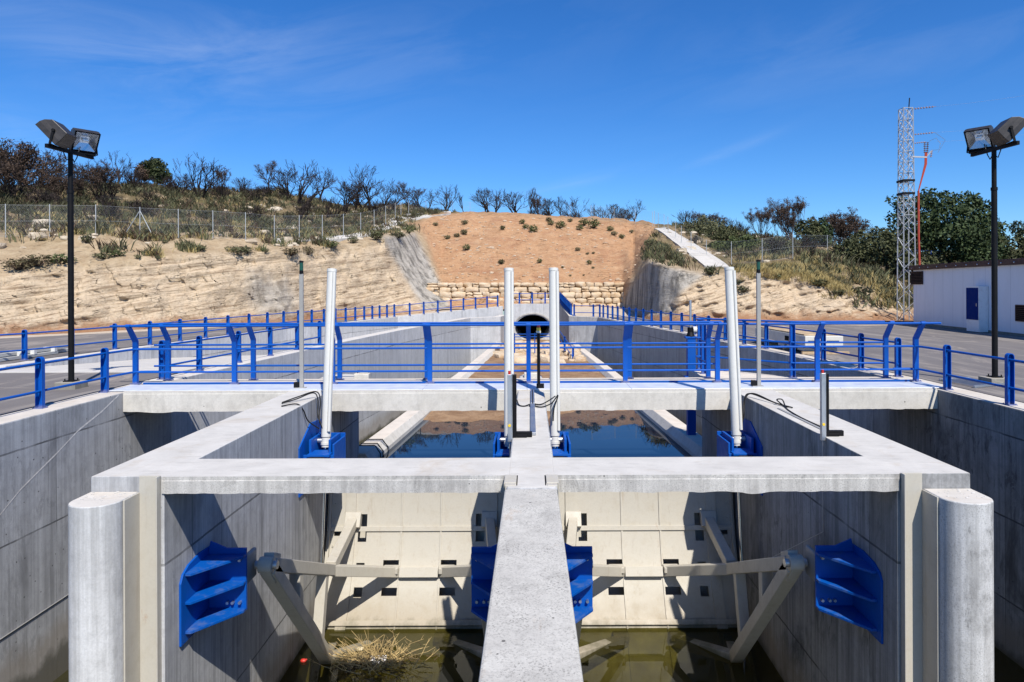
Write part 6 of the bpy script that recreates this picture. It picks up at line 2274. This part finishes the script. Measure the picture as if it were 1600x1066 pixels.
m_dark = leaf_mat('dark_scrub', [(0, (.022, .022, .010)), (.5, (.045, .045, .020)), (1, (.085, .078, .035))])
m_brown = leaf_mat('burnt_scrub', [(0, (.030, .020, .013)), (.5, (.065, .042, .026)), (1, (.12, .08, .05))])
tufts('dark_scrub', dark, m_dark, 13, rr, .45, 1.05, .045)
tufts('green_scrub', grey, MT['scrubgrey'], 13, rr, .35, .85, .04)
tufts('dry_grass', straw, MT['straw'], 16, rr, .28, .7, .017, .45)
tufts('burnt_scrub', brown, m_brown, 13, rr, .4, 1.0, .035)
# straw clumps thick along the top of the right bank
sp = []
for k in range(900):
    px = rr.gauss(1255, 62)
    s_ = rr.uniform(.84, 1.5)
    if not 1140 < px < 1420: continue
    p, rd, sh = terr_fast(px, s_)
    if mnoise.noise(p * .33) < -.12: continue
    sp.append(p)
tufts('dry_grass', sp, MT['straw'], 18, rr, .22, .62, .014, .45)
# pale limestone rubble on the burnt slope
mb = MB()
for k in range(420):
    px = rr.choice([rr.uniform(-40, 640), rr.uniform(380, 640), rr.uniform(1060, 1200)])
    s_ = rr.uniform(1.7, 3.5)
    p, rd, sh = terr_fast(px, s_)
    if rd > .1 or sh > .1: continue
    if mnoise.noise(p * .2 + Vector((5, 5, 5))) < -.05: continue
    q = min(.45, abs(rr.gauss(0, .16)) + .10)
    boulder(mb, p.x, p.y, p.z + q * .2, q * 1.3, q, q * .7, rr.random() * 999) if k % 3 == 0 else mb.sphere((p.x, p.y, p.z), q, 6, 4, sc=(1.3, 1, .6))
tag(mb.build('limestone_rubble', stone_mat('pale_limestone', (.34, .27, .19), (.46, .39, .30))), kind='stuff')

mb = MB()
for k in range(800):
    px, py = rr.uniform(655, 1015), 480 - (480 - 335) * rr.random() ** .8
    if soft(px, py, RED, 3) < .9 or py > 440: continue
    p = hit(px, py)
    q = min(.26, abs(rr.gauss(0, .07)) + .045)
    mb.sphere((p.x, p.y, p.z + q * .1), q, 5, 4, sc=(1.3, 1, .7))
tag(mb.build('slope_stones', stone_mat('slope_stone', (.25, .14, .075), (.42, .28, .17))), kind='stuff')

# ------------------------------------------------------------------ concrete path strips on the hill
def strip(name, edge, lift, label):
    """edge: list of (pxA, pyA, pxB, pyB) photograph columns on the hillside"""
    A, B_ = [], []
    fine = []
    for (a, b_) in zip(edge, edge[1:]):
        for k in range(5): fine.append([a[i] + (b_[i] - a[i]) * k / 5 for i in range(4)])
    fine.append(list(edge[-1]))
    for a, b_, c, d in fine:
        A.append(hit(a, b_)); B_.append(hit(c, d))
    def smooth_(pts):
        for it in range(3):
            pts = [pts[0]] + [(pts[i - 1] + pts[i] * 2 + pts[i + 1]) / 4 for i in range(1, len(pts) - 1)] + [pts[-1]]
        return pts
    A, B_ = smooth_(A), smooth_(B_)
    mb = MB()
    n = len(A)
    up = Vector((0, 0, lift))
    vs = []
    for a, b_ in zip(A, B_):
        vs += [a + up, b_ + up, b_ - Vector((0, 0, .5)), a - Vector((0, 0, .5))]
    fs = []
    for i in range(n - 1):
        for k in range(4):
            k2 = (k + 1) % 4
            fs.append((i * 4 + k, i * 4 + k2, i * 4 + 4 + k2, i * 4 + 4 + k))
    fs += [(3, 2, 1, 0), tuple((n - 1) * 4 + k for k in range(4))]
    mb.add(vs, fs)
    o = mb.build(name, MT['apron'])
    return tag(o, kind='structure')
strip('concrete_path', [(428, 380, 432, 376), (470, 378.5, 474, 375), (508, 378, 512, 373), (545, 375, 548, 369), (580, 370, 582, 361), (604, 362, 600, 351), (622, 353, 614, 342), (640, 345, 634, 336), (668, 341, 664, 334.5), (704, 335, 704, 331)], .16, '')
strip('concrete_ditch', [(1096 + 4, 418, 1141, 420), (1086, 406, 1122, 406), (1071, 394, 1102, 394), (1058, 384, 1084, 382), (1046, 374, 1066, 371), (1036, 366, 1052, 363), (1024, 359, 1042, 357)], .16, '')

# ------------------------------------------------------------------ chain link fences
m = M('chain_link', .5, .4, .6)
x, y, z = m.xyz()
u = m.math('ADD', m.math('MULTIPLY', x, .8), m.math('MULTIPLY', y, .6))
d1 = m.math('PINGPONG', m.math('ADD', u, z), .05)
d2 = m.math('PINGPONG', m.math('SUBTRACT', u, z), .05)
wire = m.math('MAXIMUM', m.math('LESS_THAN', d1, .0019), m.math('LESS_THAN', d2, .0019))
m.color((.34, .35, .35))
m.set(m.b.inputs['Alpha'], wire)
MT['mesh'] = m.m
MT['fpost'] = paint('grey_fence_post', (.36, .38, .39), .45, .4, (.3, .28, .24), .3)
def fence(label, spots, hpx, brace=(), mat='fpost', lean=0.0, hgt=1.95):
    """spots: fence-post feet as photograph positions on the hillside"""
    pts = [hit(a, b_) if len(q) == 2 else Vector(q) for q in spots for a, b_ in [q[:2]]]
    root = thing('wire_fence', label, 'fence', pts[0])
    top = Vector((0, 0, hgt))
    for i, p in enumerate(pts):
        mb = MB()
        mb.cyl(p - Vector((0, 0, .2)), p + top * 1.03, .027, 7)
        mb.build('post', MT[mat], root, smooth=50)
        if i in brace:
            for sx in (-1, 1):
                mb = MB()
                mb.cyl(p + top * .9, p + Vector((sx * 1.0, -.2, 0)), .026, 6)
                mb.build('brace', MT[mat], root, smooth=50)
    mb = MB()
    for a, b_ in zip(pts, pts[1:]):
        mb.add([a + Vector((0, 0, .03)), b_ + Vector((0, 0, .03)), b_ + top, a + top], [(0, 1, 2, 3)])
    mb.build('wire_mesh', MT['mesh'], root)
    mb = MB()
    for a, b_ in zip(pts, pts[1:]):
        for f_ in (.04, .5, 1.0):
            mb.tube([a + top * f_, b_ + top * f_], .004, 3, False)
    mb.build('tension_wire', MT[mat], root)
    return root
fence('wire fence with slim grey posts along the bench above the tan cliff', [(-60, 371), (8, 371), (77, 370), (150, 369), (219, 370), (279, 372.5), (333, 373), (384, 375), (428, 377), (467, 376), (505, 374), (538, 370), (565, 366), (586, 359), (604, 351), (618, 344), (627, 341)], 50, brace=(4,))
fence('wire fence on the skyline above the red slope', [(640, 337), (666, 332.5), (690, 331), (709, 331), (736, 330), (766, 330), (800, 332), (828, 333), (857, 335), (890, 339), (925, 343), (960, 346), (993, 350), (1021, 354)], 20, hgt=1.8)
fence('wire fence stepping down along the concrete ditch to the right bank', [(1022, 354), (1030, 357), (1037, 360), (1044, 365), (1055, 374), (1065, 383), (1080, 396), (1105, 408), (1143, 414), (1190, 410), (1240, 404), (1293, 400), (1350, 410)], 40, hgt=1.9)
fence('wire fence with blue posts behind the lattice tower and the white building', [(1350, 412), (1398, 424), (1455, 425), (1510, 428), (1570, 430)], 30, mat='blue', hgt=1.9)
